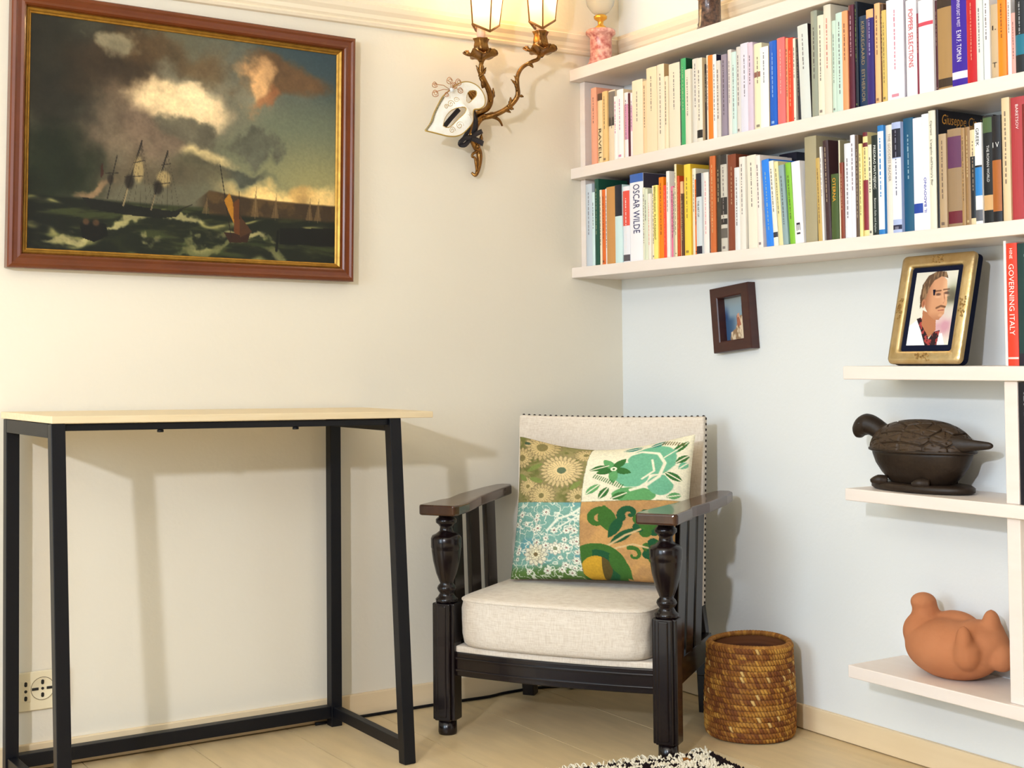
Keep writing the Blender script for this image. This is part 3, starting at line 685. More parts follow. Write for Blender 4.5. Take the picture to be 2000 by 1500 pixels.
mixc(colr, (190, 138, 58), sstep(.45, .95, h_)); mixc(colr, (104, 56, 28), sstep(.40, .0, h_)*.8); mixc(colr, (112, 62, 34), sstep(.52, .38, st_)*.4); mixc(colr, (200, 152, 70), sstep(.56, .66, st_)*.5)
mixc(colr, (214, 178, 110), (h_ > .95)*.9)
mixc(colr, (70, 38, 20), (np.minimum(fr_, 1-fr_) < .10)*.45); mixc(colr, (80, 44, 22), (np.minimum(fa, 1-fa) < .12)*.6)
bk_ = thing('woven_basket', 'round coiled straw basket in golden brown standing beside the armchair', 'basket', bpos)
wavy = 1+.010*np.sin(aa*2+.6)*zz
bm_ = grid_mesh('basket_wall', R*np.cos(aa), R*np.sin(aa), zz*BH*wavy+.001, colr)
M_straw = attr_mat('straw', .75, .25)
link('basket_wall', bm_, M_straw, bk_)
# inside wall, floor and rim
nz2 = 40; z2 = np.linspace(.03, 1, nz2)[:, None]; Ri = np.interp(z2[:, 0], zz[:, 0], shape[:, 0])[:, None]-.010+.0025*np.abs(np.sin(z2*nrow*np.pi))+0*aa
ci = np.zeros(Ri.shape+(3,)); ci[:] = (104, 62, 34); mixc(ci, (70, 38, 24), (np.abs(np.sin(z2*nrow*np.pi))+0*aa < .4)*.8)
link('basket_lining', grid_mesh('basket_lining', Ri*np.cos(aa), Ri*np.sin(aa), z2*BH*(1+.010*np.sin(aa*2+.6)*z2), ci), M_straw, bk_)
tm = np.linspace(0, 2*np.pi, 9)[None, :]; al = aa.T; rr = shape[-1][:, None]-.004; tr = .0065+.0012*np.sqrt(np.clip(1-(2*((al*ncol/(2*np.pi)) % 1)-1)**2, 0, 1))
hz = np.abs(np.sin(np.floor(al*ncol/(2*np.pi))*12.9)*43758.5) % 1+0*tm
cr_ = np.zeros(hz.shape+(3,)); cr_[:] = (132, 82, 34); mixc(cr_, (178, 124, 54), hz)
ztop = BH*(1+.010*np.sin(al*2+.6))
link('rim', grid_mesh('rim', (rr+tr*np.cos(tm))*np.cos(al), (rr+tr*np.cos(tm))*np.sin(al), ztop+tr*np.sin(tm)*.9, cr_), M_straw, bk_)
MB().lathe([(0, .003), (BR_*.9, .003), (BR_*.9, .009), (0, .009)], 40).build('basket_base', mat('dark_straw', (96, 56, 30), .8), bk_)

# ------------------------------------------------------------------ rug with tasselled end
rug = thing('shaggy_rug', 'black and white knotted shaggy rug with cream tassels before the armchair', 'rug', (0, 0, 0))
ruv = (Vector((-.985, .175, 0)), Vector((-.175, -.985, 0))); rc = Vector((-.360, -.790, 0))
vs = [rc, rc+ruv[0]*1.1, rc+ruv[0]*1.1+ruv[1]*.7, rc+ruv[1]*.7]
mb = MB(); mb.add([v+Vector((0, 0, .001)) for v in vs]+[v+Vector((0, 0, .006)) for v in vs], [(3, 2, 1, 0), (4, 5, 6, 7), (0, 1, 5, 4), (1, 2, 6, 5), (2, 3, 7, 6), (3, 0, 4, 7)])
mb.build('rug_backing', mat('dark_rug_yarn', (52, 40, 34), .95), rug)
rk = random.Random(3); mbs = [MB(), MB(), MB()]
oct_v = [Vector(p) for p in ((1, 0, 0), (-1, 0, 0), (0, 1, 0), (0, -1, 0), (0, 0, 1), (0, 0, -1))]
oct_f = [(0, 2, 4), (2, 1, 4), (1, 3, 4), (3, 0, 4), (2, 0, 5), (1, 2, 5), (3, 1, 5), (0, 3, 5)]
def rug_tone(a, b):
    if b < .012: return 1 if int(a/.016) % 2 else 0
    v = math.sin(a*70+2.2*math.sin(b*60))+math.sin(b*85+1.7*math.sin(a*45)); 
    if (a < .012) or abs(v) < .30: return 1
    if (a-.075)**2+(b-.035)**2 < .012**2: return 2
    return 0
for i in range(90):
    for j in range(42):
        a = i*.0062+rk.uniform(-.002, .002); b = j*.0062+rk.uniform(-.002, .002)
        k = rug_tone(a, b); p = rc+ruv[0]*(a+.002)+ruv[1]*(b+.002)+Vector((0, 0, .0105+rk.uniform(0, .004)))
        s = Vector((rk.uniform(.0038, .0052), rk.uniform(.0038, .0052), rk.uniform(.005, .007)))
        Mr = Matrix.Rotation(rk.uniform(0, 3), 3, 'Z') @ Matrix.Rotation(rk.uniform(-.5, .5), 3, 'X')
        mbs[k].add([p+Mr @ Vector((v.x*s.x, v.y*s.y, v.z*s.z)) for v in oct_v], oct_f, True)
for mbk, nm, c in zip(mbs, ('white', 'black', 'brown'), ((236, 226, 204), (34, 24, 26), (150, 96, 40))):
    o = mbk.build('knotted_pile', mat('rug_yarn_'+nm, c, .95, spec=.1), rug); o['kind'] = 'stuff'
for i in range(34):
    a = .008+i*.0165; p = rc+ruv[0]*a+Vector((0, 0, .008)); mb = MB()
    for k in range(5):
        e = p-ruv[1]*(rk.uniform(.018, .036) if not .03 < a < .14 else rk.uniform(.002, .004))+ruv[0]*rk.uniform(-.018, .012); e.z = .003
        md = (p+e)/2+Vector((rk.uniform(-.004, .004), rk.uniform(-.004, .004), rk.uniform(.006, .016)))
        mb.tube(catmull([p, md, e], 4), [.0016]*9, 5)
    mb.build('tassel', MATS['rug_yarn_white'], rug)

# ------------------------------------------------------------------ turtle bowl
M_turtle = mat('dark_carved_wood', (52, 38, 26), .45, spec=.3, noise=.9, nscale=14, rgb2=(26, 18, 14), bump=.25, bscale=70)
TC = Vector((-.098, -1.2005, Z5))
tu = thing('turtle_bowl', 'dark carved wooden lidded bowl shaped like a turtle on the middle board', 'figurine', TC)
LY, LX = .132, .066
mb = MB(); pr = [(0, .0005), (.93, .0005), (1.0, .005), (1.0, .013), (.94, .0175), (0, .018)]
mb.lathe(pr, 48, M=Matrix.Diagonal((LX*.98, LY, 1))).build('base_plate', M_turtle, tu)
mb = MB(); pr = [(0, .016), (.60, .016), (.66, .022), (.80, .038), (.92, .058), (.985, .078), (1.0, .0875), (.98, .0885), (0, .0885)]
mb.lathe([(r, z) for r, z in pr], 56, M=Matrix.Diagonal((LX*1.05, LY*.965, 1))).build('bowl', M_turtle, tu)
# carved lid
rt = np.random.default_rng(11); nth, nph = 220, 80
th = np.linspace(0, 2*np.pi, nth+1)[None, :]; phi = np.linspace(0, np.pi/2, nph)[:, None]
sx = np.cos(phi)**.85*np.cos(th); sy = np.cos(phi)**.85*np.sin(th); sz = np.sin(phi)+0*th
seeds = []
for lv, cnt in ((.10, 13), (.42, 10), (.80, 6), (1.3, 3)):
    for k in range(cnt):
        a = 2*np.pi*(k+.5*(lv > .3))/cnt; seeds.append((np.cos(lv)*np.cos(a), np.cos(lv)*np.sin(a), np.sin(lv)))
seeds = np.array(seeds)
D = np.stack([np.sqrt((sx-s[0])**2+(sy-s[1])**2+(sz-s[2])**2) for s in seeds]); Ds = np.sort(D, 0); idx = D.argmin(0)
edge = Ds[1]-Ds[0]; cell = seeds[idx]
ang = np.arctan2(sz-cell[..., 2], (sx*(-cell[..., 1])+sy*cell[..., 0])); star = np.abs(np.sin(ang*2.5+idx))
groove = (1-sstep(.015, .05, edge))*.0050+(1-sstep(.06, .22, star))*sstep(.05, .09, Ds[0])*sstep(.03, .08, edge)*.0034
sc_r = 1-groove/.06
lid = grid_mesh('lid', sx*LX*1.13*sc_r, sy*LY*sc_r, .0885+sz*.0665*sc_r+0*th)
link('lid', lid, mat('carved_lid_wood', (76, 58, 40), .5, spec=.3, noise=.9, nscale=14, rgb2=(40, 28, 20), bump=.2, bscale=70), tu)
MB().lathe([(.97, .0840), (1.02, .0865), (1.02, .0905), (.97, .092)], 56, M=Matrix.Diagonal((LX*1.13, LY*1.005, 1))).build('lid_rim', M_turtle, tu)
# head (towards +y = left) and tail
hp, hr = catmull([(0, .085, .112), (-.004, .108, .124), (-.008, .126, .135), (-.012, .142, .140), (-.015, .153, .134), (-.017, .161, .124), (-.018, .165, .113), (-.018, .166, .110)], 6, [.024, .021, .022, .0240, .0225, .0185, .010, .003])
hd = MB().tube(hp, hr, 18).build('head', M_turtle, tu)
for sx_ in (-1, 1): MB().lathe([(0, -.004), (.004, 0), (0, .004)], 10, (-.013+sx_*.021, .147, .142)).build('eye', mat('turtle_eye', (18, 14, 14), .3), hd)
tp, trd = catmull([(-.030, -.085, .105), (-.022, -.115, .106), (-.012, -.150, .106), (-.002, -.178, .106), (.002, -.186, .106)], 5, [.020, .018, .011, .0075, .002])
MB().tube(tp, trd, 14, flat=.55).build('tail', M_turtle, tu)
for yy in (.065, -.05):
    for s in (-1, 1):
        q, qr = catmull([(s*.038, yy, .020), (s*.052, yy+.012, .022), (s*.060, yy+.026, .019)], 4, [.012, .011, .004]); MB().tube(q, qr, 10).build('foot', M_turtle, tu)

# ------------------------------------------------------------------ clay figure (one hand-shaped lump)
M_clay = mat('terracotta_clay', (196, 132, 92), .8, spec=.2, noise=.9, nscale=9, rgb2=(170, 104, 66), bump=.5, bscale=38)
bm = bmesh.new()
def ball(c, r, rot=None):
    M = Matrix.Translation(c) @ (rot.to_4x4() if rot else Matrix.Identity(4)) @ Matrix.Diagonal((*r, 1))
    bmesh.ops.create_icosphere(bm, subdivisions=4, radius=1, matrix=M)
yc = -1.262
ball((-.085, yc, .300), (.074, .112, .063)); ball((-.085, yc, .272), (.060, .085, .0345))
ball((-.072, yc-.06, .322), (.055, .065, .048)); ball((-.085, yc+.075, .325), (.045, .045, .045))
ball((-.080, yc+.074, .350), (.031, .030, .058)); ball((-.084, yc+.076, .389), (.029, .0275, .021)); ball((-.056, yc+.01, .345), (.030, .06, .032))
ball((-.070, yc-.090, .362), (.020, .019, .034)); ball((-.066, yc-.086, .345), (.030, .026, .03))
ball((-.140, yc-.076, .332), (.017, .018, .036)); ball((-.126, yc-.072, .308), (.029, .030, .036))
ball((-.070, yc-.115, .300), (.028, .026, .030))
me = bpy.data.meshes.new('clay_figure'); bm.to_mesh(me); bm.free()
cf_ = link('clay_figure', me, M_clay)
r_ = cf_.modifiers.new('r', 'REMESH'); r_.mode = 'VOXEL'; r_.voxel_size = .0035; s_ = cf_.modifiers.new('s', 'SMOOTH'); s_.factor = .6; s_.iterations = 14
bpy.context.view_layer.update(); me2 = evaluated(cf_); cf_.modifiers.clear(); cf_.data = me2; me2.materials.clear(); me2.materials.append(M_clay)
me2.polygons.foreach_set('use_smooth', [True]*len(me2.polygons))
zmin = min(v.co.z for v in me2.vertices)
for v in me2.vertices:
    v.co.z += Z6-zmin+.0004-.004
    if v.co.z < Z6+.0008: v.co.z = Z6+.0006
tag(cf_, 'lumpy terracotta clay animal figure on the lowest whitewashed board', 'figurine')

# ------------------------------------------------------------------ gold photo frame
M_gold = mat('hammered_gold', (222, 202, 158), .3, metal=.85, noise=.7, nscale=40, rgb2=(196, 164, 106), bump=.25, bscale=70)
M_navy = mat('navy_velvet', (20, 24, 44), .9, spec=.1)
pf = thing('photo_frame', 'gilt tabletop frame with colour portrait of a man leaning on whitewashed shelf', 'photo frame', (-.139, -1.2505, Z4+.0035))
pf.rotation_euler = (math.radians(-14), 0, -math.pi/2)
FW, FH = .197, .243
def rrect(w, h, r, n=6):
    out = []
    for cx_, cy_, a0 in ((w/2-r, h/2-r, 0), (-w/2+r, h/2-r, 90), (-w/2+r, -h/2+r, 180), (w/2-r, -h/2+r, 270)):
        for k in range(n+1):
            a = math.radians(a0+90*k/n); out.append((cx_+r*math.cos(a), cy_+r*math.sin(a)))
    return out
def ringframe(levels, name, material, parent, zc):
    """levels: (w,h,r,y)"""
    mb = MB(); vs = []; n = None
    for w, h, r, y in levels:
        o_ = rrect(w, h, r); n = len(o_); vs += [(a, y, zc+b) for a, b in o_]
    fs = []
    for i in range(len(levels)-1):
        for k in range(n): fs.append((i*n+k, i*n+(k+1) % n, (i+1)*n+(k+1) % n, (i+1)*n+k))
    return mb.add(vs, fs, True).build(name, material, parent)
zc = FH/2
ringframe([(FW, FH, .012, 0), (FW, FH, .012, -.006), (FW-.004, FH-.004, .011, -.010), (FW-.020, FH-.020, .009, -.0125), (FW-.040, FH-.040, .008, -.011), (FW-.050, FH-.050, .007, -.012), (FW-.058, FH-.054, .006, -.008), (FW-.060, FH-.056, .006, -.002)], 'gilt_frame', M_gold, pf, zc)
mb = MB(); o_ = rrect(FW-.002, FH-.002, .012); nn = len(o_)
mb.add([(a, .0, zc+b) for a, b in o_]+[(a, .016, zc+b) for a, b in o_], [tuple(reversed(range(nn))), tuple(range(nn, 2*nn))]+[(k, (k+1) % nn, nn+(k+1) % nn, nn+k) for k in range(nn)]).build('velvet_back', M_navy, pf)
MB().box((-FW/2+.028, -.0035, .027), (FW/2-.028, -.0010, FH-.027)).build('mount', M_navy, pf)
def paint_man(U, V):
    img = np.zeros(U.shape+(3,)); N = fbm(U*5, V*6, 4, 6); N2 = fbm(U*14, V*18, 3, 16); A = .68
    img[:] = (224, 220, 206); mixc(img, (120, 126, 92), sstep(.70, .95, U)*sstep(.05, .35, V)*sstep(.7, .4, V)*.8)
    blob(img, U, V, (.90, .34), (.16, .10), (86, 80, 66), 1, .8, .7, N, .6); blob(img, U, V, (.86, .74), (.22, .14), (196, 140, 156), 1, .9, .7, N, .8); blob(img, U, V, (.95, .55), (.16, .1), (214, 204, 196), 1, .8, .7)
    mixc(img, (236, 236, 238), inpoly(U, V, [(-.1, .78), (.16, .66), (.30, .72), (.62, 1.05), (-.1, 1.1)])*1.0)
    mixc(img, (232, 232, 236), inpoly(U, V, [(.66, .86), (.82, .84), (.98, 1.1), (.60, 1.1)])*1.0)
    sh = inpoly(U, V, [(.16, .64), (.26, .62), (.44, .76), (.52, .92), (.62, .82), (.76, .80), (.72, 1.1), (.52, 1.1), (.30, .80)]); mixc(img, (44, 26, 34), sh*1.0); mixc(img, (160, 60, 60), sh*sstep(.60, .68, N2))
    mixc(img, (176, 116, 82), inpoly(U, V, [(.28, .52), (.62, .62), (.66, .80), (.52, .90), (.30, .72)])*1.0)
    face = inpoly(U+.01*(N-.5), V, [(.30, .20), (.42, .08), (.62, .05), (.76, .12), (.80, .26), (.82, .36), (.84, .46), (.80, .50), (.80, .58), (.70, .66), (.58, .66), (.42, .58), (.32, .48), (.28, .34)])
    mixc(img, (206, 150, 112), face*1.0); mixc(img, (232, 186, 148), face*sstep(.62, .78, U)*sstep(.6, .2, V)*.7); mixc(img, (152, 96, 68), face*sstep(.50, .30, U)*.75); mixc(img, (160, 104, 76), face*sstep(.54, .66, V)*.6)
    hair = inpoly(U+.02*(N-.5), V, [(.16, .34), (.18, .18), (.30, .05), (.52, -.01), (.72, .01), (.78, .10), (.62, .07), (.46, .12), (.36, .22), (.32, .32), (.28, .44), (.20, .50)]); mixc(img, (92, 66, 46), hair*1.0); mixc(img, (142, 110, 80), hair*sstep(.52, .66, fbm(U*26, V*7, 3, 44)))
    blob(img, U, V, (.27, .43), (.045, .06), (188, 122, 88), 1, 1, .25); blob(img, U, V, (.275, .43), (.02, .035), (140, 84, 60), 1, .8, .4)
    for c in ((.60, .315), (.79, .30)):
        blob(img, U, V, c, (.055, .018), (74, 48, 40), 1, .8, .5); stroke(img, U, V, [(c[0]-.08, c[1]-.045), (c[0]+.05, c[1]-.05)], .010, (96, 62, 42), A, .8)
        blob(img, U, V, (c[0], c[1]+.035), (.07, .015), (226, 182, 150), 1, .6, .6)
    stroke(img, U, V, [(.73, .30), (.775, .41), (.75, .435)], .009, (150, 92, 66), A, .7); blob(img, U, V, (.765, .41), (.03, .03), (216, 160, 124), 1, .7, .6)
    stroke(img, U, V, [(.60, .50), (.70, .475), (.80, .49)], .014, (110, 72, 50), A, .95); stroke(img, U, V, [(.65, .535), (.78, .53)], .007, (150, 78, 66), A, .9); blob(img, U, V, (.72, .60), (.05, .02), (222, 170, 134), 1, .6, .6)
    return img
U, V = np.meshgrid(np.linspace(0, 1, 120), np.linspace(0, 1, 180))
link('portrait_photo', grid_mesh('portrait_photo', (U-.5)*.112, np.full(U.shape, -.0042), zc+.001+(.5-V)*.163, paint_man(U, V)), attr_mat('glossy_photo', .18, .5), pf)
for k, (ox, oz, vert) in enumerate(((0, FH-.0135, 0), (0, .0135, 0), (-FW/2+.0145, zc, 1), (FW/2-.0145, zc, 1))):
    mb = MB(); ro = random.Random(k)
    for i in range(26):
        a, b = ro.uniform(-.022, .022), ro.uniform(-.008, .008)
        if vert: a, b = b, a
        mb.lathe([(0, -.0018), (.0016, -.0008), (.0021, .0004), (0, .0022)], 7, (ox+a, -.0125+ro.uniform(-.001, .001), oz+b), M=Matrix.Rotation(math.pi/2, 3, 'X'))
    mb.build('embossed_ornament', M_gold, pf)
mb = MB(); mb.bar((0, .016, .17), (0, .064, .0155), .05, .004, up=(1, 0, 0)); mb.build('easel_strut', M_navy, pf)

# ------------------------------------------------------------------ marble pieces on the top board
M_pink = mat('pink_marble', (224, 176, 164), .3, spec=.4, noise=.35, nscale=80, rgb2=(168, 84, 80), coat=.3, detail=8)
M_brass = mat('yellow_brass', (212, 160, 66), .3, metal=.85)
ml = thing('marble_pedestal', 'pink marble column pedestal with brass cup and frosted glass vessel on top shelf', 'ornament', (-.112, -.062, Z1))
MB().lathe([(.042, 0), (.042, .010), (.0375, .016), (.0335, .022), (.035, .027), (.032, .032), (.0315, .088), (.035, .094), (.043, .100), (.0435, .107), (.040, .112), (.020, .115), (0, .115)], 40).build('column', M_pink, ml)
MB().lathe([(.0205, .1152), (.018, .120), (.008, .128), (.0085, .138), (.0185, .145), (.020, .152), (.015, .156), (0, .156)], 28).build('brass_cup', M_brass, ml)
gm = bpy.data.materials.new('frosted_glass'); gm.use_nodes = True; g_ = gm.node_tree.nodes['Principled BSDF']; g_.inputs['Transmission Weight'].default_value = .85; g_.inputs['Roughness'].default_value = .35; g_.inputs['Base Color'].default_value = (1, .97, .9, 1); g_.inputs['IOR'].default_value = 1.3
MB().lathe([(.012, .1565), (.026, .166), (.039, .185), (.043, .208), (.038, .235), (.024, .255), (.018, .28), (.020, .285), (.0165, .282), (.022, .255), (.036, .234), (.0405, .208), (.0365, .186), (.024, .168), (.010, .160)], 32).build('glass_vessel', gm, ml)
M_brn = mat('dark_brown_marble', (40, 22, 22), .3, spec=.4, noise=.3, nscale=110, rgb2=(110, 78, 60), coat=.3, detail=8)
md_ = thing('marble_pedestal', 'dark brown speckled marble column pedestal on top shelf', 'ornament', (-.112, -.541, Z1))
MB().lathe([(.038, 0), (.038, .010), (.034, .016), (.031, .022), (.032, .027), (.0295, .032), (.029, .090), (.033, .096), (.041, .102), (.0415, .109), (.038, .113), (0, .114)], 40).build('column', M_brn, md_)
MB().lathe([(.020, .1142), (.017, .119), (.008, .128), (.0085, .138), (.018, .145), (.026, .17), (.030, .20), (.026, .225), (0, .24)], 28).build('brass_finial', M_brass, md_)

# ------------------------------------------------------------------ wall sconce
M_bronze = mat('gilt_bronze', (176, 128, 66), .27, metal=.9, noise=.7, nscale=45, rgb2=(74, 44, 26), bump=.3, bscale=120)
def S(px, py, y): return P(1, y, px, py)
sn = thing('wall_sconce', 'gilt bronze two-arm scrolled wall sconce with two lit shield shades', 'wall lamp', (-.555, 0, 1.5))
def spart(mb, name, m, parent=None, **k):
    o = mb.build(name, m, None, **k); o.parent = parent or sn; o.matrix_parent_inverse = Matrix.Translation(-Vector(sn.location)); return o
def leafblade(mb, base, tip, side, w=.010, curl=.006, n=7):
    """curved tapering acanthus leaf with thickness and a midrib"""
    base, tip, side = Vector(base), Vector(tip), Vector(side); out = Vector((0, -1, 0)); vs = []; fs = []
    for i in range(n+1):
        t = i/n; c = base.lerp(tip, t)+side*(curl*math.sin(math.pi*t)); ww = w*math.sin(math.pi*min(1, .18+.82*t))**.8*(1+.18*math.sin(t*18))
        d = (tip-base).normalized(); s2 = d.cross(out).normalized()
        vs += [c-s2*ww+out*.001, c+out*.005, c+s2*ww+out*.001, c-out*.0012]
    for i in range(n):
        for k in range(4): fs.append((i*4+k, i*4+(k+1) % 4, (i+1)*4+(k+1) % 4, (i+1)*4+k))
    fs += [(0, 1, 2, 3), tuple(4*n+k for k in (3, 2, 1, 0))]
    return mb.add(vs, fs, True)
# wall stem
pts, rad = catmull([S(921, 337, -.012), S(929, 342, -.018), S(935, 325, -.018), S(936, 300, -.016), S(928, 283, -.016), S(922, 268, -.018), S(926, 250, -.02), S(934, 232, -.022), S(940, 224, -.025)], 6, [.003, .005, .007, .009, .010, .009, .011, .011, .008])
spart(MB().tube(pts, rad, 12), 'wall_stem', M_bronze)
pts, rad = catmull([S(932, 296, -.02), S(924, 300, -.025), S(922, 306, -.026), S(927, 308, -.027), S(930, 318, -.026), S(931, 334, -.022)], 5, [.004, .004, .003, .0035, .005, .003])
spart(MB().tube(pts, rad, 8), 'scroll', M_bronze)
L_pts = [S(927, 222, -.030), S(940, 219, -.040), S(953, 210, -.060), S(958, 195, -.078), S(955, 178, -.090), S(947, 160, -.100), S(940, 145, -.106), S(939, 130, -.108), S(942, 118, -.108)]
pts, rad = catmull(L_pts, 6, [.006, .008, .008, .0085, .008, .007, .0065, .006, .006]); armL = spart(MB().tube(pts, rad, 12), 'arm', M_bronze)
R_pts = [S(926, 256, -.026), S(931, 242, -.034), S(942, 230, -.045), S(960, 226, -.060), S(982, 217, -.078), S(1000, 203, -.092), S(1011, 186, -.102), S(1010, 165, -.106), S(1011, 148, -.108), S(1020, 132, -.108), S(1038, 121, -.108), S(1050, 116, -.108), S(1054, 108, -.108)]
pts, rad = catmull(R_pts, 6, [.009, .009, .0085, .008, .007, .007, .007, .0065, .006, .0055, .0055, .0055, .006]); armR = spart(MB().tube(pts, rad, 12), 'arm', M_bronze)
pts, rad = catmull([S(955, 228, -.055), S(968, 230, -.060), S(976, 236, -.062), S(981, 246, -.060)], 6, [.004, .005, .004, .0025]); spart(MB().tube(pts, rad, 8), 'scroll', M_bronze)
for b, t, w, y in (((944, 172), (929, 128), .009, -.10), ((936, 150), (940, 122), .007, -.108), ((957, 200), (962, 172), .006, -.082), ((992, 210), (996, 190), .007, -.09), ((990, 212), (1002, 214), .005, -.085), ((1010, 188), (1021, 190), .004, -.104), ((1010, 178), (997, 155), .006, -.107), ((1008, 168), (1003, 148), .005, -.108), ((1030, 126), (1040, 133), .005, -.11), ((942, 232), (962, 219), .006, -.05), ((936, 150), (948, 132), .005, -.11), ((930, 290), (940, 262), .008, -.024), ((985, 217), (996, 221), .004, -.08), ((940, 212), (911, 172), .020, -.070)):
    p0, p1 = S(b[0], b[1], y), S(t[0], t[1], y-.004); mbx = MB(); leafblade(mbx, p0, p1, Vector((1, 0, .4)), w)
    spart(mbx, 'leaf', M_bronze)
sh_mat = bpy.data.materials.new('parchment_shade'); sh_mat.use_nodes = True; nt = sh_mat.node_tree; nt.nodes.remove(nt.nodes['Principled BSDF'])
tl = nt.nodes.new('ShaderNodeBsdfTranslucent'); tl.inputs[0].default_value = (.66, .50, .28, 1); df = nt.nodes.new('ShaderNodeBsdfDiffuse'); df.inputs[0].default_value = (.7, .58, .36, 1)
mx = nt.nodes.new('ShaderNodeMixShader'); mx.inputs[0].default_value = .35; nt.links.new(tl.outputs[0], mx.inputs[1]); nt.links.new(df.outputs[0], mx.inputs[2]); nt.links.new(mx.outputs[0], nt.nodes['Material Output'].inputs[0])
M_shtrim = mat('shade_trim', (132, 82, 26), .5)
M_candle = mat('candle_sleeve', (240, 206, 180), .5)
bulb_m = bpy.data.materials.new('lit_bulb'); bulb_m.use_nodes = True; bn_ = bulb_m.node_tree.nodes['Principled BSDF']; bn_.inputs['Emission Color'].default_value = (1, .78, .45, 1); bn_.inputs['Emission Strength'].default_value = 30
for cx_, pan_y, cup_top, shl in ((940, 111, 76, [(917, 18), (923, 47), (957, 61), (975, 50), (976, 18)]), (1056, 102, 62, [(1030, 6), (1034, 42), (1060, 55), (1084, 40), (1086, 6)])):
    c = S(cx_, pan_y, -.108); ct = S(cx_-.5, cup_top, -.108)
    wob = lambda a, z: 1+.13*math.sin(a*5)+.06*math.sin(a*8+1)
    nn = 40; mbp = MB(); vs = []; prf = [(.007, -.014), (.012, -.007), (.026, .000), (.037, .003), (.044, .008), (.042, .0095), (.022, .004), (.004, .003)]
    for r, z in prf:
        for k in range(nn):
            a = 2*math.pi*k/nn; rr_ = r*(1+.16*math.sin(a*5+.6)*(r > .02)); zz_ = z+(.006*math.sin(a*5+2)*(r/.04)**2); vs.append(c+Vector((rr_*math.cos(a), rr_*math.sin(a), zz_)))
    fs = [(i*nn+k, i*nn+(k+1) % nn, (i+1)*nn+(k+1) % nn, (i+1)*nn+k) for i in range(len(prf)-1) for k in range(nn)]
    spart(mbp.add(vs, fs, True), 'drip_pan', M_bronze)
    for k in range(3):
        a = .5+k*2.1; b0 = c+Vector((.032*math.cos(a), .032*math.sin(a), .004)); mbx = MB(); leafblade(mbx, b0, b0+Vector((.016*math.cos(a), .016*math.sin(a), .010)), Vector((0, 0, 1)), .007, .004); spart(mbx, 'leaf', M_bronze)
    hgt = (ct-c).length
    spart(MB().lathe([(.008, .002), (.011, .006), (.015, hgt*.18), (.0215, hgt*.40), (.0195, hgt*.6), (.0170, hgt*.8), (.0205, hgt*.97), (.0215, hgt), (.017, hgt), (.012, hgt*.8)], 28, c, wob=lambda a, z: 1+.12*math.sin(a*6+z*70)), 'candle_cup', M_bronze)
    spart(MB().lathe([(.0115, hgt*.82), (.0115, hgt+.060), (0, hgt+.060)], 20, c), 'candle_sleeve', M_candle)
    bz = c.z+hgt+.060
    spart(MB().lathe([(.006, 0), (.013, .012), (.016, .028), (.012, .050), (.003, .074), (0, .076)], 18, (c.x, c.y, bz)), 'bulb', bulb_m)
    # shield shade: panels wrapping the bulb, pointed at the front
    off = [-.045, -.052, -.062, -.045, -.030]
    q0 = S(shl[1][0], shl[1][1], c.y-.030); q1 = S(shl[2][0], shl[2][1], c.y-.052); q2 = S(shl[3][0], shl[3][1], c.y-.012); q3 = Vector((c.x+.012, c.y+.045, q0.z+.004))
    low = [q0, q1, q2, q3]; ctr = Vector((c.x, c.y, 0)); top = []
    for q_ in low:
        d = Vector((q_.x-c.x, q_.y-c.y, 0)); t_ = Vector((c.x, c.y, 0))+d*1.42; t_.z = c.z+hgt+.190; top.append(t_)
    shd = None
    for k in range(4):
        a, b, d, e = low[k], low[(k+1) % 4], top[(k+1) % 4], top[k]
        pm_ = spart(MB().add([a, b, d, e], [(0, 1, 2, 3)]), 'shade_panel', sh_mat)
        mbt = MB(); mbt.tube([a, b], .0034, 6); mbt.tube([a, e], .0022, 6); mbt.tube([e, d], .0022, 6)
        spart(mbt, 'shade_trim', M_shtrim)
    lp = bpy.data.lights.new('sconce_bulb', 'POINT'); lp.energy = 6.5; lp.color = (1, .90, .76); lp.shadow_soft_size = .02
    lo = bpy.data.objects.new('sconce_bulb', lp); COL.objects.link(lo); lo.location = (c.x, c.y, bz+.118)

# ------------------------------------------------------------------ carnival mask tied to the sconce
M_mask = mat('white_mask_lacquer', (250, 249, 246), .3, spec=.5, noise=.6, nscale=60, rgb2=(238, 234, 220), bump=.2, bscale=180, coat=.2)
M_mgold = mat('mask_gold_braid', (190, 158, 84), .35, metal=.7)
YM = -.118
def mp_(px, py): p = P(1, YM, px, py); return (p.x, p.z)
outl = [mp_(*p) for p in ((834, 254), (843, 240), (849, 222), (857, 205), (866, 189), (880, 176), (896, 164), (912, 159), (928, 163), (940, 173), (948, 188), (948, 204), (938, 212), (926, 214), (922, 224), (917, 244), (908, 258), (894, 265), (876, 265), (856, 260))]
outl = [(p.x, p.z) for p in catmull([(a, 0, b) for a, b in outl+[outl[0]]], 5)][:-1]
eye1 = [mp_(*p) for p in ((866, 246), (870, 230), (880, 217), (892, 211), (903, 213), (900, 226), (890, 239), (877, 249))]
eye2 = [mp_(*p) for p in ((911, 199), (913, 185), (919, 177), (931, 177), (932, 186), (924, 195), (916, 201))]
eyes = [[(p.x, p.z) for p in catmull([(a, 0, b) for a, b in e+[e[0]]], 5)][:-1] for e in (eye1, eye2)]
mcx = sum(p[0] for p in outl)/len(outl); mcz = sum(p[1] for p in outl)/len(outl)
ax_ = Vector((.80, 0, .60))
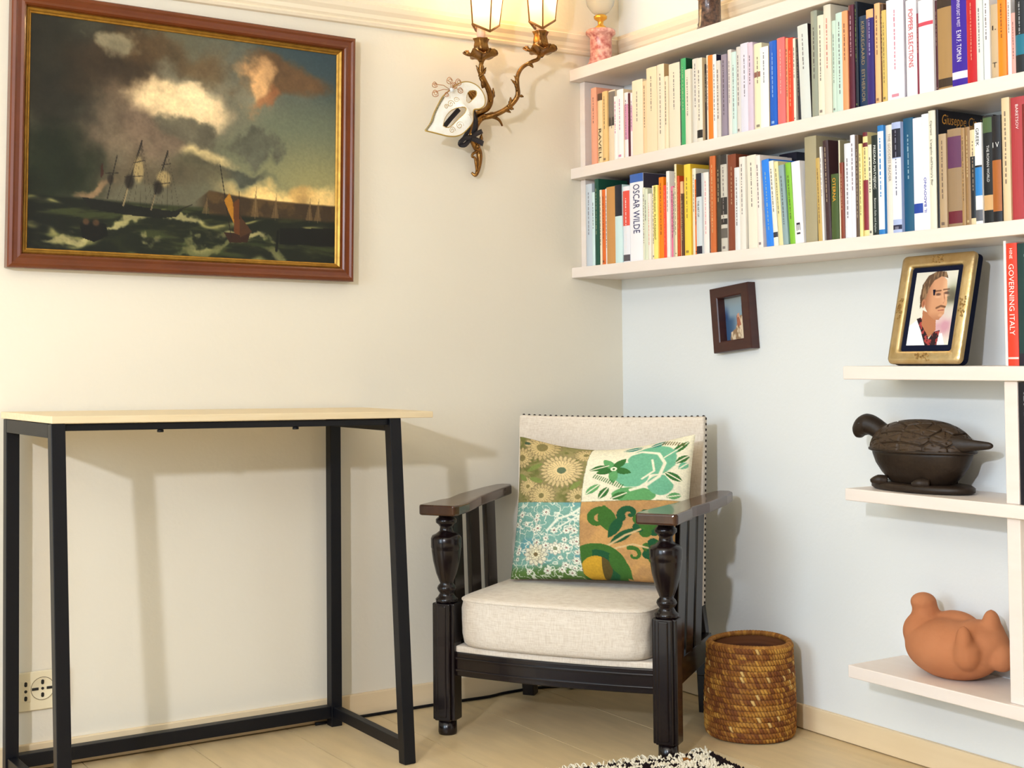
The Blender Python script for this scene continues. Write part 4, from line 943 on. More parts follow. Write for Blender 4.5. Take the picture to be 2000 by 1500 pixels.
def mask_y(x, z):
    u = (x-mcx)*.80+(z-mcz)*.60; v = -(x-mcx)*.60+(z-mcz)*.80
    y = YM+.07*u*u/.09+.16*v*v/.09
    y -= .022*math.exp(-((u-.005)/.016)**2-((v+.02)/.035)**2)     # nose bridge
    for e in (eye1, eye2):
        ex_ = sum(p[0] for p in e)/len(e); ez_ = sum(p[1] for p in e)/len(e); y += .004*math.exp(-((x-ex_)**2+(z-ez_)**2)/.022**2)
    return y
cell = .0011; x0, x1 = min(p[0] for p in outl), max(p[0] for p in outl); z0, z1 = min(p[1] for p in outl), max(p[1] for p in outl)
nx, nz = int((x1-x0)/cell)+2, int((z1-z0)/cell)+2
XX, ZZ = np.meshgrid(x0+np.arange(nx)*cell, z0+np.arange(nz)*cell)
ins = inpoly(XX, ZZ, outl) & ~inpoly(XX, ZZ, eyes[0]) & ~inpoly(XX, ZZ, eyes[1])
vid = -np.ones(ins.shape, int); vid[ins] = np.arange(ins.sum()); vs = [(float(a), mask_y(float(a), float(b)), float(b)) for a, b in zip(XX[ins], ZZ[ins])]; fs = []
for j in range(nz-1):
    for i in range(nx-1):
        q_ = (vid[j, i], vid[j, i+1], vid[j+1, i+1], vid[j+1, i])
        if min(q_) >= 0: fs.append(q_)
mk = thing('carnival_mask', 'white half-face carnival mask with gold braid and black ribbon on the sconce', 'mask', (mcx, YM, mcz))
def kpart(mb, name, m, parent=None):
    o = mb.build(name, m, None); o.parent = parent or mk; o.matrix_parent_inverse = Matrix.Translation(-Vector(mk.location)); return o
o = kpart(MB().add(vs, fs, True), 'mask_shell', M_mask); sl = o.modifiers.new('t', 'SOLIDIFY'); sl.thickness = .0022; sl.offset = 1
def on_mask(p, d=.002): return Vector((p[0], mask_y(*p)-d, p[1]))
kpart(MB().tube([on_mask(p, .001) for p in outl]+[on_mask(outl[0], .001)], .0022, 6), 'edge_braid', M_mgold)
for e in eyes: kpart(MB().tube([on_mask(p, .001) for p in e]+[on_mask(e[0], .001)], .0014, 6), 'eye_trim', M_mgold)
bead = MB().lathe([(0, -.0028), (.002, -.002), (.0028, 0), (.002, .002), (0, .0028)], 8).mesh('bead'); bead.materials.append(mat('pewter_bead', (150, 142, 116), .3, metal=.6))
edge_px = catmull([Vector((*mp_(*p), 0)) for p in ((836, 252), (845, 238), (850, 222), (858, 205), (867, 190))], 5)
for p in edge_px:
    b_ = bpy.data.objects.new('bead', bead); COL.objects.link(b_); b_.parent = mk; b_.matrix_parent_inverse = Matrix.Translation(-Vector(mk.location)); b_.location = on_mask((p.x, p.y), .003)
# lace relief swirls
for (px, py, r) in ((905, 232, 7), (898, 245, 8), (884, 254, 7), (912, 224, 5), (880, 203, 7), (890, 196, 6), (872, 208, 5)):
    c0 = mp_(px, py); rw = r*.0014; kpart(MB().tube([on_mask((c0[0]+rw*(1-t/22)*math.cos(t*.55), c0[1]+rw*(1-t/22)*math.sin(t*.55)), .0015) for t in range(20)], .0012, 5), 'lace_swirl', M_mgold)
# wire flower with jewel
jc = mp_(879, 177); jw = Vector((jc[0], mask_y(*jc)-.010, jc[1]))
M_wire = mat('copper_gold_wire', (190, 140, 100), .3, metal=.8)
def wp(px, py, d=.012): a = mp_(px, py); return Vector((a[0], YM-d, a[1]))
for (px, py, r) in ((874, 159, 6), (891, 162, 6), (884, 168, 5), (845, 167, 5), (846, 184, 6), (895, 178, 5), (868, 186, 4)):
    c1 = wp(px, py); rw = r*.00145; loop = [c1+Vector((rw*math.cos(t*.5), .002*math.sin(t), rw*math.sin(t*.5))) for t in range(13)]
    mbw = MB(); mbw.tube(loop, .0011, 6); mbw.tube([jw, (jw+loop[3])/2+Vector((0, -.003, .002)), loop[6]], .001, 6); mbw.tube([c1+Vector((rw*.5*math.cos(t*.6), -.002, rw*.5*math.sin(t*.6))) for t in range(11)], .0009, 5)
    kpart(mbw, 'wire_loop', M_wire)
kpart(MB().lathe([(0, -.005), (.0055, -.002), (.0065, .0005), (.004, .004), (0, .0045)], 8, jw+Vector((0, -.004, 0)), M=Matrix.Rotation(math.pi/2, 3, 'X')), 'jewel', mat('crystal_jewel', (226, 230, 232), .08, spec=.9))
# black ribbon tied round the stem
M_rib = mat('black_satin_ribbon', (22, 20, 34), .35, spec=.5)
def ribbon(pxs, ys, w, name):
    pts = catmull([S(a, b, y) for (a, b), y in zip(pxs, ys)], 6); vs = []; n = len(pts)
    for i, p in enumerate(pts):
        t = (pts[min(i+1, n-1)]-pts[max(i-1, 0)]).normalized(); s_ = t.cross(Vector((0, -1, 0))).normalized()
        vs += [p-s_*w, p+s_*w, p+s_*w+Vector((0, .0008, 0)), p-s_*w+Vector((0, .0008, 0))]
    fs = [(i*4+k, i*4+(k+1) % 4, (i+1)*4+(k+1) % 4, (i+1)*4+k) for i in range(n-1) for k in range(4)]+[(0, 1, 2, 3), tuple(4*(n-1)+k for k in (3, 2, 1, 0))]
    kpart(MB().add(vs, fs, True), name, M_rib)
ribbon([(925, 214), (928, 228), (929, 245), (925, 262)], [-.095, -.062, -.046, -.042], .008, 'ribbon')
ribbon([(916, 240), (914, 255), (905, 272), (898, 278)], [-.060, -.052, -.046, -.044], .006, 'ribbon')
ribbon([(920, 270), (930, 262), (942, 256)], [-.046, -.052, -.048], .0065, 'bow_tail'); ribbon([(920, 270), (932, 274), (944, 281)], [-.047, -.052, -.046], .0075, 'bow_tail'); ribbon([(922, 268), (908, 270), (898, 281), (908, 283), (918, 272)], [-.048, -.056, -.05, -.046, -.046], .0065, 'bow_loop')
ribbon([(868, 247), (880, 232), (897, 213)], [-.092, -.092, -.092], .0065, 'ribbon')

# ------------------------------------------------------------------ wall outlet and cable
ou = thing('wall_outlet', 'white wall socket plate low on left wall behind the console table', 'outlet', (-1.68, 0, .18))
M_plate = mat('ivory_plastic', (232, 220, 188), .35); M_hole = mat('socket_hole', (18, 16, 16), .6)
def opart(mb, name, m, bevel=0, parent=None):
    o = mb.build(name, m, None, bevel=bevel); o.parent = parent or ou
    if parent is None: o.matrix_parent_inverse = Matrix.Translation(-Vector(ou.location))
    return o
zt, zb_ = P(1, 0, 120, 1304).z, P(1, 0, 110, 1380).z
opart(MB().box((P(1, 0, 12, 1340).x, -.008, zb_), (P(1, 0, 133, 1340).x, -.0005, zt)), 'plate', M_plate, .002)
ca, cb = P(1, -.008, 50, 1351), P(1, -.008, 83, 1344)
mo = opart(MB().box((ca.x-.0105, -.0095, ca.z-.024), (ca.x+.0105, -.0078, ca.z+.024)), 'socket_module', M_plate, .001)
def hole(parent, x, z, r, h=0):
    mbh = MB(); pts = [(x+r*math.cos(t*.5236), z+h*(1 if math.sin(t*.5236) >= 0 else -1)+r*math.sin(t*.5236)) for t in range(12)]
    mbh.add([(a, -.0099, b) for a, b in pts]+[(a, -.009, b) for a, b in pts], [tuple(range(12)), tuple(reversed(range(12, 24)))]+[(k, (k+1) % 12, 12+(k+1) % 12, 12+k) for k in range(12)]); opart(mbh, 'pin_hole', M_hole, 0, parent)
for dz in (-.016, 0, .016): hole(mo, ca.x, ca.z+dz, .0035, .002 if dz else 0)
mo = opart(MB().lathe([(.026, .0075), (.026, .0092), (.0245, .0098), (.0235, .0092), (0, .0088)], 40, (cb.x, 0, cb.z), M=Matrix.Rotation(math.pi/2, 3, 'X')), 'round_socket', M_plate)
opart(MB().tube([(cb.x+.0255*math.cos(t*.2618), -.0092, cb.z+.0255*math.sin(t*.2618)) for t in range(25)], .0008, 6), 'rim_shadow_line', mat('socket_shadow_line', (120, 106, 78), .6), 0, mo)  # thin dark ring drawn as the shadow line round the socket
hole(mo, cb.x, cb.z, .0032); hole(mo, cb.x, cb.z+.0145, .0035, .002); hole(mo, cb.x, cb.z-.0145, .0035, .002)
for s in (-1, 1): opart(MB().box((cb.x+s*.009, -.0100, cb.z-.003), (cb.x+s*.024, -.0088, cb.z+.003)), 'earth_clip', M_hole, 0, mo)
cp = [(-1.0, -.0225), (-.78, -.0225), (-.62, -.024), (-.50, -.032), (-.44, -.0215), (-.36, -.0190), (-.30, -.028), (-.245, -.055)]
cb_ = thing('power_cable', 'thin black cable lying on floor along skirting behind the armchair', 'cable', (-.6, -.03, 0))
o = MB().tube(catmull([(a, b, .0045) for a, b in cp], 6), .004, 8).build('cord', M_black); o.parent = cb_; o.matrix_parent_inverse = Matrix.Translation(-Vector(cb_.location))
o = MB().box((-.255, -.082, .001), (-.190, -.058, .016)).build('inline_switch', M_black, None, bevel=.004); o.parent = cb_; o.matrix_parent_inverse = Matrix.Translation(-Vector(cb_.location))

# ------------------------------------------------------------------ books
M_pages = mat('book_pages', (232, 216, 186), .9, spec=.1, noise=.8, nscale=300, rgb2=(214, 194, 160), stretch=(1, 1, .02))
def bookcloth(c): return mat('cover_%d_%d_%d' % tuple(c), c, .42, spec=.4)
def arc(w, b, off=0.0, n=6):
    return [(-b*math.cos(math.pi*(k/n-.5))-off, w/2-w*k/n) for k in range(n+1)]
def build_book(yl, yr, zb, zt, xs, depth, c, lean=0.0, txt=None, bands=(), cov=None, dashes=True, ink_c=None, name='book'):
    w = max(yl-yr, .004); h = zt-zb; b = min(.0022, w*.14); cth = min(.0012, w*.15); r = random.Random(int(yl*1e5)+int(zt*1e4))
    poly = [(depth, w/2)]+arc(w, b)+[(depth, -w/2), (depth, -w/2+cth), (cth, -w/2+cth), (cth, w/2-cth), (depth, w/2-cth)]
    bk = MB().prism(poly, 0, h).build(name, bookcloth(c))
    ln = math.radians(lean)
    bk.location = (xs, (yl+yr)/2, zb+.0004+abs(math.sin(ln))*w/2); bk.rotation_euler = (-ln, 0, 0)
    MB().box((cth, -w/2+cth, .0008), (depth-.0015, w/2-cth, h-.0012)).build('pages', M_pages, bk)
    for f0, f1, cc in bands:
        z0, z1 = h*(1-f1), h*(1-f0); pts = arc(w*.985, b, .0003)
        MB().prism([(.0004, w*.49)]+pts+[(.0004, -w*.49)], z0, z1).build('spine_band', bookcloth(cc), bk)
    if cov: MB().box((.0005, -w/2-.0004, .0005), (depth-.0005, -w/2+.0002, h-.0005)).build('cover_print', bookcloth(cov), bk)
    lum = .3*c[0]+.6*c[1]+.1*c[2]
    ic = tuple(int(.45*a+.55*b_) for a, b_ in zip(c, ink_c or ((70, 56, 60) if lum > 130 else (226, 212, 170))))
    X = -b-.0007
    for t in (txt or ()):
        s, cc, fc, fl, fs, dr = t
        xd, yd = ((0, 0, -1), (0, -1, 0)) if dr > 0 else (((0, 0, 1), (0, 1, 0)) if dr < 0 else ((0, -1, 0), (0, 0, 1)))
        if dr: text('spine_title', s, w*fs, (X, 0, h*(1-fc)), xd, yd, ink(cc), bk, fit=h*fl)
        else: text('spine_title', s, fs*h, (X, 0, h*(1-fc)), xd, yd, ink(cc), bk, fit=w*fl)
    if dashes and not txt and w > .0055:
        mbd = MB(); f = r.uniform(.06, .16); end = r.uniform(.45, .8); hw = min(.0016, w*r.uniform(.07, .13))
        while f < end:
            L = r.uniform(.010, .050); mbd.box((X, -hw, h*(1-f-L)), (X+.0004, hw*r.uniform(.3, 1), h*(1-f))); f += L+r.uniform(.008, .020)
        if r.random() < .28: mbd.box((X, -w*.2, h*.03), (X+.0004, w*.2, h*.03+min(.006, w*.4)))
        if mbd.v: mbd.build('spine_lettering', ink(ic), bk)['kind'] = 'stuff'
    return bk
ZS = 4.348
def zpx(v, ox, oy): return lambda x, y: (ox+x/ZS, oy+y/ZS)
Wt = (238, 234, 230)
R1a = [  # zoom 1120,0
 (166, 750, 'salmon pink', (232, 160, 130), {}),
 (212, 800, 'cream and brown', (232, 208, 160), dict(bands=[(0, .10, (92, 66, 50))], txt=[('RAVELL', (60, 34, 28), .73, .46, .75, 1)])),
 (256, 780, 'sandy yellow', (230, 190, 128), {}),
 (299, 775, 'cream with grey photo', (226, 208, 180), dict(bands=[(.02, .50, (120, 112, 104)), (.38, .5, (70, 66, 66))])),
 (356, 820, 'thin white', Wt, dict(ink_c=(190, 60, 120))), (385, 765, 'plain white', (240, 236, 234), dict(cov=(228, 206, 172), ink_c=(190, 60, 120))),
 (440, 790, 'white and magenta', (236, 226, 228), dict(bands=[(.18, .72, (214, 150, 180))])), (474, 792, 'narrow maroon', (86, 30, 40), {}),  # the maroon strip is added to draw a dark gap between spines
 (489, 792, 'pale pink striped', (240, 224, 226), dict(bands=[(.2, .6, (220, 170, 196))])), (512, 690, 'cream with printed lines', (236, 220, 192), {}),
 (602, 690, 'peach tan', (236, 200, 158), {}), (640, 580, 'tall creamy beige', (234, 214, 180), {}), (726, 552, 'light cream', (236, 220, 194), dict(cov=(196, 162, 116))),
 (786, 650, 'short cream', (234, 216, 184), {}), (818, 550, 'broad ivory', (228, 218, 196), {}), (912, 500, 'very thin black', (36, 30, 40), {}), (926, 500, 'bright green', (64, 164, 104), dict(cov=(24, 70, 44))),
 (971, 590, 'off-white short', (226, 216, 198), {}), (1018, 505, 'grey white', (222, 216, 206), {}), (1070, 495, 'cream with black emblem', (228, 220, 204), dict(bands=[(.86, .955, (34, 30, 32))], cov=(206, 186, 150))),
 (1118, 548, 'dark brown', (52, 36, 34), {}), (1140, 470, 'slim cream', (232, 222, 202), {}), (1160, 472, 'vivid orange', (240, 126, 38), dict(dashes=False)), (1204, 462, 'white with navy cover', (236, 232, 230), dict(cov=(34, 32, 58))),
 (1236, 515, 'greyish cream', (214, 206, 196), {}), (1272, 466, 'mauve grey', (146, 134, 150), {}), (1318, 426, 'pinkish ivory', (226, 214, 206), {}), (1350, 446, 'pale mint', (204, 224, 218), {}),
 (1392, 402, 'light warm grey', (212, 206, 200), {}), (1428, 376, 'broad lavender white', (220, 218, 232), {}), (1500, 362, 'pinkish lavender', (212, 194, 212), {}), (1546, 376, 'pale yellow with brown label', (238, 228, 192), dict(bands=[(.33, .39, (150, 100, 84))])),
 (1612, 402, 'bluish white', (232, 238, 238), dict(cov=(180, 150, 80))), (1684, 352, 'royal blue', (16, 92, 196), dict(ink_c=(236, 240, 246))), (1744, 342, 'thin lilac white', (226, 222, 232), {}), (1760, 322, 'salmon red', (222, 112, 112), dict(ink_c=(246, 220, 210))),
 (1826, 322, 'pale orange', (240, 150, 108), {}), (1848, 322, 'red-orange', (236, 66, 34), {}), (1892, 322, 'ivory', (232, 226, 208), {}), (1926, 324, 'charcoal', (36, 34, 42), dict(lean=1.5)), (1972, 210, None, None, {})]
R1b = [  # zoom 1540,0
 (132, 210, 'pale grey leaning', (212, 216, 212), dict(lean=2.2, cov=(40, 28, 34))), (222, 92, 'sage grey', (150, 154, 138), {}), (276, 130, 'ivory card', (228, 222, 200), {}), (330, 42, 'tall grey cream with red letters', (222, 214, 196), dict(ink_c=(200, 70, 60))),
 (392, 175, 'pale green mint', (198, 218, 202), {}), (425, 112, 'pale aqua', (198, 222, 212), {}), (490, 92, 'apricot', (242, 158, 108), {}), (538, 42, 'deep maroon', (84, 20, 44), dict(ink_c=(240, 230, 230))),
 (585, 12, 'black with lime letters', (18, 26, 40), dict(ink_c=(170, 190, 90))), (612, 142, 'dark teal', (22, 50, 82), dict(txt=[('KIERKEGAARD  EITHER/OR', (150, 132, 96), .5, .88, .5, 1)])), (690, 82, 'indigo with peach top', (40, 26, 108), dict(bands=[(0, .09, (240, 176, 120))], ink_c=(230, 228, 240))),
 (752, 30, 'peach cream', (242, 184, 128), {}), (800, 34, 'dark cocoa', (88, 62, 44), {}), (826, 84, 'mustard tan', (212, 182, 100), {}), (864, 2, 'wide white', (230, 226, 238), dict(ink_c=(200, 70, 90), dashes=True)),
 (1010, 4, 'narrow plum', (66, 22, 40), {}), (1026, 2, 'white with red title', (234, 230, 236), dict(txt=[('POPPER SELECTIONS', (206, 64, 70), .40, .60, .60, 1)])), (1118, 110, 'thin wine red', (132, 40, 62), {}), (1140, 2, 'blank white', (236, 234, 240), dict(bands=[(.24, .28, (206, 70, 90))], dashes=False)),  # dark gap beside the wide white book, filled with an added plum strip
 (1266, 2, 'narrow oxblood', (72, 20, 30), {}), (1288, -20, 'tan cloth with black labels', (164, 128, 80), dict(bands=[(.0, .12, (52, 36, 28)), (.88, .97, (58, 42, 30))], dashes=False)), (1418, -30, 'blue-violet', (52, 18, 150), dict(txt=[('PHILOSOPHERS EAST & WEST', (224, 214, 240), .14, .42, .30, 1), ('E.W.F. TOMLIN', (240, 236, 246), .56, .34, .42, 1)], bands=[(.84, .92, (226, 220, 240))])),  # the oxblood strip is no book seen, it is added as a dark gap
 (1552, -30, 'bright crimson', (190, 18, 28), {}), (1636, -30, 'pale silver', (214, 218, 214), {}), (1690, -30, 'clean white', (236, 236, 236), {}), (1742, 40, 'tan with handwriting', (200, 174, 138), dict(txt=[('l.', (40, 28, 30), .32, .5, .09, 0), ('T', (40, 28, 30), .82, .5, .10, 0)])), (1812, -30, 'strong orange', (248, 134, 18), {}),
 (1882, -30, 'slim white', (236, 230, 228), {}), (1916, 110, 'rose pink', (236, 166, 156), {}), (1952, -30, 'black and teal', (24, 30, 38), dict(bands=[(.50, .76, (20, 110, 136))], ink_c=(244, 244, 244))),
 (2040, -30, 'terracotta', (184, 92, 60), {}), (2110, -20, 'grey', (160, 158, 150), {}), (2190, 20, 'dusty blue', (110, 130, 160), {}), (2270, 0, None, None, {})]
R2a = [  # zoom 1120,300
 (106, 265, 'silver blue', (192, 202, 212), {}), (158, 332, 'pale ice blue', (208, 228, 228), {}), (184, 220, 'bottle green', (26, 76, 60), {}), (218, 312, 'thin cream', (232, 218, 190), {}), (236, 312, 'burnt orange', (220, 106, 40), {}), (263, 302, 'thin white', Wt, {}), (281, 290, 'plain tan', (198, 142, 80), dict(dashes=False)),
 (356, 272, 'black over aqua', (202, 226, 226), dict(bands=[(0, .40, (24, 28, 42))], dashes=False)), (417, 285, 'white with coral block', (228, 228, 234), dict(bands=[(.06, .52, (226, 84, 70)), (.90, .985, (84, 78, 84))], ink_c=(250, 236, 232))),
 (474, 185, 'wide white with blue top', (238, 236, 240), dict(bands=[(0, .095, (62, 100, 176))], txt=[('OSCAR WILDE', (48, 42, 92), .40, .56, .68, 1)], cov=(60, 56, 70))), (588, 292, 'cream green', (222, 220, 196), {}), (610, 302, 'pale sage', (212, 216, 192), {}), (640, 342, 'white with salmon letters', (236, 226, 214), dict(ink_c=(226, 110, 80))), (664, 277, 'ivory cream', (240, 230, 206), {}),
 (688, 272, 'lemon', (244, 226, 124), dict(txt=[('BERNARD SHAW  PLAYS PLEASANT', (44, 34, 30), .38, .72, .55, 1)])), (724, 206, 'bright orange', (248, 130, 16), {}), (764, 272, 'coral red', (236, 74, 52), {}), (792, 152, 'tall white', (236, 230, 224), {}), (820, 282, 'candy pink', (230, 112, 150), {}), (840, 292, 'stone beige', (186, 174, 154), {}),
 (860, 92, 'cream with mustard cover', (234, 220, 180), dict(cov=(176, 140, 48))), (878, 192, 'rust', (202, 76, 34), {}), (898, 242, 'peach', (230, 180, 132), {}), (922, 342, 'dark brown speckled', (84, 52, 34), {}), (946, 96, 'sunny yellow', (238, 204, 72), dict(cov=(222, 180, 50))), (1000, 132, 'plain ivory', (232, 224, 200), {}), (1030, 222, 'tangerine', (238, 112, 34), {}),
 (1052, 172, 'grey with black ends', (204, 212, 216), dict(bands=[(0, .29, (26, 28, 46)), (.90, .995, (30, 28, 48))], txt=[('THE ART OF', (40, 44, 60), .44, .20, .42, 1)])), (1100, 166, 'white with pink letters', (236, 226, 220), dict(ink_c=(220, 110, 120))), (1146, 60, 'thin dark', (48, 32, 34), {}), (1162, 26, 'copper', (198, 104, 52), {}), (1210, 20, 'dark olive charcoal', (62, 56, 46), {}),
 (1252, 16, 'black and white photo', (196, 190, 178), dict(bands=[(0, .10, (50, 46, 44)), (.44, .62, (48, 44, 42)), (.66, .72, (40, 36, 36)), (.76, .86, (96, 90, 84))])), (1306, 16, 'chestnut brown', (130, 66, 42), {}), (1376, 122, 'white grey', (220, 222, 222), {}), (1420, 32, 'soft white', (226, 220, 210), {}), (1478, 22, 'broad ivory', (232, 224, 206), dict(lean=.8)), (1570, 17, 'pale blush', (238, 224, 216), dict(lean=2.0)),
 (1636, 52, 'sky blue', (40, 128, 230), dict(lean=4.0)), (1702, 60, 'white cream leaning', (234, 230, 214), dict(lean=4.0, bands=[(.84, .90, (50, 50, 60))])), (1746, 66, 'pale yellow speckled', (226, 216, 160), dict(lean=4.2)), (1785, 96, 'steel grey', (140, 164, 168), dict(lean=4.0)), (1834, 78, 'lime green', (130, 188, 54), dict(lean=4.0)), (1884, 70, 'glossy white', (238, 236, 240), dict(lean=3.2, txt=[('El', (60, 50, 60), .82, .14, .6, 1)])), (1960, 0, None, None, {})]
R2b = [  # zoom 1540,180
 (134, 388, 'khaki grey hardback', (164, 154, 124), dict(dashes=False)), (254, 560, 'mustard', (196, 164, 92), dict(lean=1.8)), (292, 462, 'white paper', (230, 224, 222), dict(lean=1.5)), (316, 412, 'dark purplish brown', (62, 38, 42), dict(lean=1.8)), (366, 700, 'olive green', (66, 86, 42), dict(txt=[('OTERNA', (232, 164, 54), .24, .36, .62, 1)])), (428, 410, 'ivory with olive cover', (226, 218, 192), dict(cov=(150, 142, 112))), (448, 600, 'reddish brown', (134, 62, 42), dict(lean=.8)),
 (484, 440, 'bluish white print', (222, 224, 232), {}), (540, 366, 'white lilac', (232, 228, 238), {}), (578, 366, 'umber', (92, 72, 56), dict(ink_c=(236, 226, 206))), (606, 440, 'buttery yellow', (238, 222, 150), {}), (634, 346, 'maroon and yellow', (232, 214, 150), dict(bands=[(0, .04, (104, 26, 40)), (.10, .14, (104, 26, 40)), (.46, .94, (134, 34, 52))])), (676, 450, 'ivory with black title', (228, 222, 200), dict(ink_c=(20, 18, 18))),
 (714, 372, 'blackish green', (24, 38, 36), dict(txt=[('PREDRAG MATVEJEVIC', (232, 236, 232), .32, .44, .46, 1), ('Between Exile and Asylum', (214, 220, 216), .80, .34, .36, 1)])), (776, 285, 'white framed in blue', (34, 120, 192), dict(bands=[(.055, .955, (226, 232, 240))], ink_c=(60, 130, 190))), (828, 286, 'ivory with grey capitals', (228, 220, 208), dict(txt=[('THE GODDESS READER', (150, 136, 124), .30, .44, .45, 1)])), (898, 260, 'periwinkle', (172, 186, 224), dict(bands=[(.06, .32, (22, 24, 44)), (.33, .88, (230, 232, 244)), (.93, .97, (24, 26, 60))])),
 (974, 230, 'dark petrol blue', (26, 84, 118), dict(ink_c=(240, 244, 248))), (1062, 226, 'white with blue square', (226, 228, 240), dict(bands=[(.76, .845, (30, 66, 160))], dashes=False)), (1146, 190, 'white with blue capitals', (232, 232, 242), dict(txt=[('IL BADOVINO', (30, 50, 170), .70, .30, .50, -1)])), (1208, 160, 'tall ivory grey', (224, 220, 202), dict(txt=[('Cipriani   L\'angolo dell\'Harry\'s Bar', (84, 76, 70), .36, .55, .42, 1)])), (1266, 150, 'big black with gold script', (20, 18, 26), dict(cipr=1, dashes=False, depth=.150)),
 (1286, 360, 'light tan', (178, 152, 118), {}), (1350, 322, 'brown cloth with purple label', (150, 124, 94), dict(bands=[(.08, .40, (96, 52, 88)), (.84, .965, (104, 30, 46))], dashes=False)), (1468, 306, 'honey brown', (164, 130, 86), {}), (1500, 300, 'walnut tan', (150, 116, 76), {}), (1542, 326, 'cream over black', (226, 206, 166), dict(bands=[(.28, .93, (26, 32, 40))])), (1596, 265, 'white over blue', (240, 240, 240), dict(bands=[(.42, .44, (20, 24, 30)), (.44, .72, (34, 124, 196)), (.86, .97, (90, 92, 100))], txt=[('GREEK', (44, 40, 44), .14, .18, .62, 1)])),
 (1656, 206, 'black with tan picture', (20, 24, 28), dict(bands=[(.02, .16, (74, 96, 60)), (.74, .88, (206, 164, 112))], txt=[('THE ROMAN WORLD', (222, 222, 222), .45, .34, .34, 1)])), (1748, 202, 'black with orange relief', (20, 20, 28), dict(bands=[(.42, .90, (168, 96, 40))], txt=[('I V', (226, 226, 226), .28, .7, .07, 0)])), (1826, 52, 'sand', (220, 196, 156), {}), (1894, 52, 'brick red', (174, 60, 66), dict(txt=[('BARETSOV', (240, 226, 226), .16, .20, .30, 1)])),
 (2010, 100, 'dark red', (120, 30, 34), {}), (2090, 80, 'buff', (206, 184, 146), {}), (2170, 60, 'slate', (84, 92, 104), {}), (2250, 60, None, None, {})]

def row_books(defs, zshelf, zmax):
    """defs: list of (px,py,colour name,colour,opts) -> list of book records"""
    rec = []
    for i, (px, py, nm, c, op) in enumerate(defs):
        if nm is None: continue
        nxt = defs[i+1]
        rr = random.Random(i*7+int(zshelf*1000)); xs = -.169+rr.uniform(-.003, .006)
        if op.get('depth'): xs = -.168
        op = dict(op); d = op.pop('depth', rr.uniform(.098, .108)); ci = op.pop('cipr', None)
        pyb = P(0, xs, px, 300)  # only y matters
        yl = P(0, -.168, px, 400).y; yr = P(0, -.168, nxt[0], 400).y+.0005
        zt = min(P(0, xs, px, max(py, -25)).z, zmax)
        lean = op.get('lean', 0); nl = nxt[4].get('lean', 0)
        if nl > lean: yr = min(yr+(zt-zshelf)*(math.tan(math.radians(nl))-math.tan(math.radians(lean))), yl-.004)
        if lean: yr += .0012
        if lean:
            zt = min(zt, zmax-.006)
        o = build_book(yl, yr, zshelf, zt, xs, d, c, **op)
        if ci:
            w = yl-yr; text('cover_title', 'Giuseppe Cipriani', .030, (.083, -w/2-.0008, zt-zshelf-.020), (1, 0, 0), (0, 0, 1), ink((206, 150, 70)), o, fit=.148, shear=.25)
            text('cover_title', 'L\'angolo', .018, (.06, -w/2-.0008, zt-zshelf-.047), (1, 0, 0), (0, 0, 1), ink((150, 120, 80)), o, shear=.25)
        rec.append((o, nm, zt-zshelf, yl-yr))
    return rec
def conv(tab, ox, oy): return [(ox+x/ZS, oy+y/ZS, n_, c, op) for x, y, n_, c, op in tab]
row1 = conv(R1a, 1120, 0)[:-1]+conv(R1b, 1540, 0)
row2 = conv(R2a, 1120, 300)[:-1]+conv(R2b, 1540, 180)
b1 = row_books(row1, Z2, Z1-.0335-.003)
b2 = row_books(row2, Z3, Z2-.0305-.003)
def label_row(rec, where, group):
    for i, (o, nm, h, w) in enumerate(rec):
        size = ('slim' if w < .011 else 'thick' if w > .026 else 'medium')
        if i == 0: t = '%s book at the corner end of the %s' % (nm, where)
        elif i == len(rec)-1: t = '%s book at the far end of the %s' % (nm, where)
        else:
            t = '%s book between the %s and %s ones, %s' % (nm, rec[i-1][1], rec[i+1][1], where)
            if len(t.split()) > 16: t = '%s book standing beside the %s one, %s' % (nm, rec[i-1][1], where)
        tag(o, t, 'book', group)
label_row(b1, 'upper row', 'books in the upper shelf row'); label_row(b2, 'lower row', 'books in the lower shelf row')
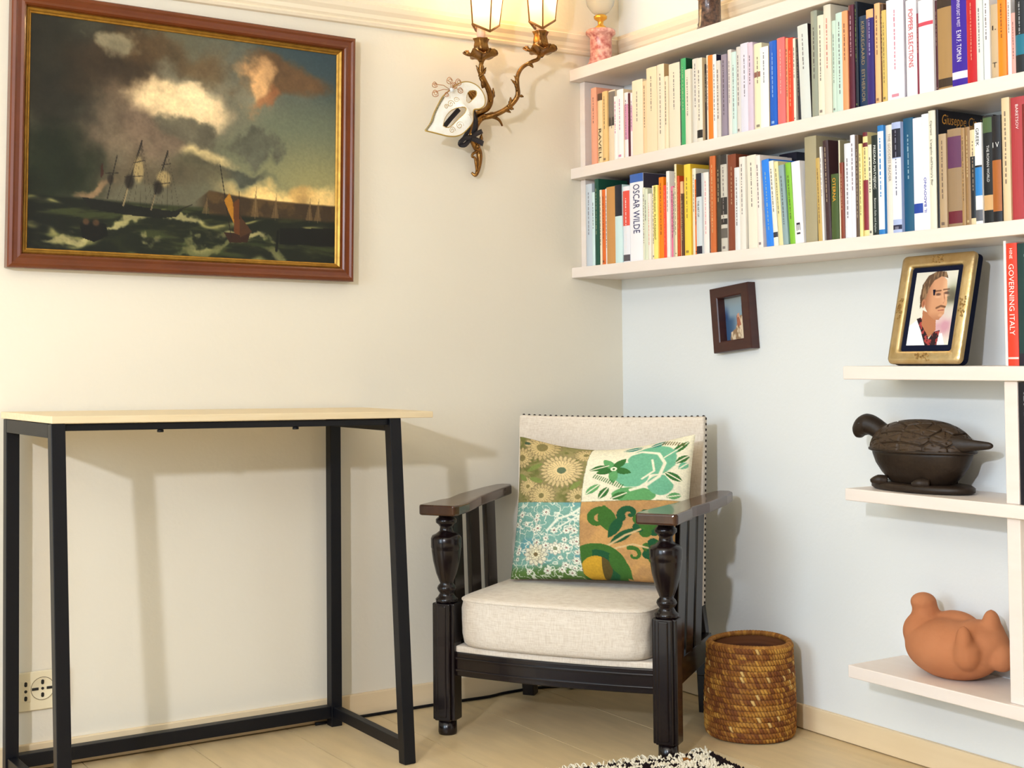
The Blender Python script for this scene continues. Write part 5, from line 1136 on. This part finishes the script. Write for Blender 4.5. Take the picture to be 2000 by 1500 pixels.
# second row of tall books standing behind the lower row
for px0, px1, py, nm, c, ttl in ((1172, 1200, 352, 'navy', (24, 26, 54), 'Future'), (1202, 1234, 354, 'midnight blue', (20, 22, 46), None), (1262, 1300, 330, 'taupe', (84, 74, 64), None), (1330, 1372, 324, 'dark mustard', (120, 92, 34), None), (1376, 1388, 328, 'dark crimson', (110, 20, 34), None), (1434, 1458, 304, 'dark maroon', (76, 16, 34), None), (1522, 1556, 303, 'dark navy', (26, 26, 44), None)):
    xs = -.055; yl, yr = P(0, xs, px0, py).y, P(0, xs, px1, py).y
    o = build_book(yl, yr, Z3, min(P(0, xs, px0, py).z, Z2-.0305-.004), xs, .050, c, dashes=False)
    tag(o, 'tall %s book standing behind the lower row of books' % nm, 'book', 'books behind the lower shelf row')
# books beside the photo frame and beyond the upright
for yl, yr, zb, zt, c, nm, op in ((P(0, -.165, 1963, 600).y, P(0, -.165, 1968.3, 600).y, Z4, 1.146, (232, 226, 222), 'thin white book between gilt frame and red book', dict(dashes=False)),
    (P(0, -.165, 1968.6, 600).y, P(0, -.165, 1989.5, 600).y, Z4, P(0, -.165, 1969, 476).z, (222, 62, 38), 'red book with white capitals standing right of the gilt photo frame', dict(bands=[(.93, .945, (240, 214, 206))], txt=[('HINE', (250, 236, 230), .085, .085, .42, 1), ('GOVERNING ITALY', (250, 236, 230), .46, .58, .70, 1)])),
    (P(0, -.165, 1990.2, 600).y, P(0, -.165, 2022, 600).y, Z4, P(0, -.165, 1990, 476).z, (24, 58, 58), 'dark green book standing right of the red book with white capitals', dict(bands=[(.90, .995, (34, 30, 44))], ink_c=(224, 234, 230))),
    (-1.5045, -1.5345, Z5, Z4-.0292-.004, (16, 16, 28), 'black book with white letters right of the white upright', dict(ink_c=(236, 236, 240))),
    (-1.5350, -1.565, Z5, .85, (70, 44, 32), 'brown book standing right of the black one beyond the upright', {})):
    o = build_book(yl-.0002, yr+.0002, zb, zt, -.167, .135, c, **op); tag(o, nm, 'book')
print('objects', len(bpy.data.objects), 'tris', sum(sum(len(p.vertices)-2 for p in o.data.polygons) for o in bpy.data.objects if o.type == 'MESH'))
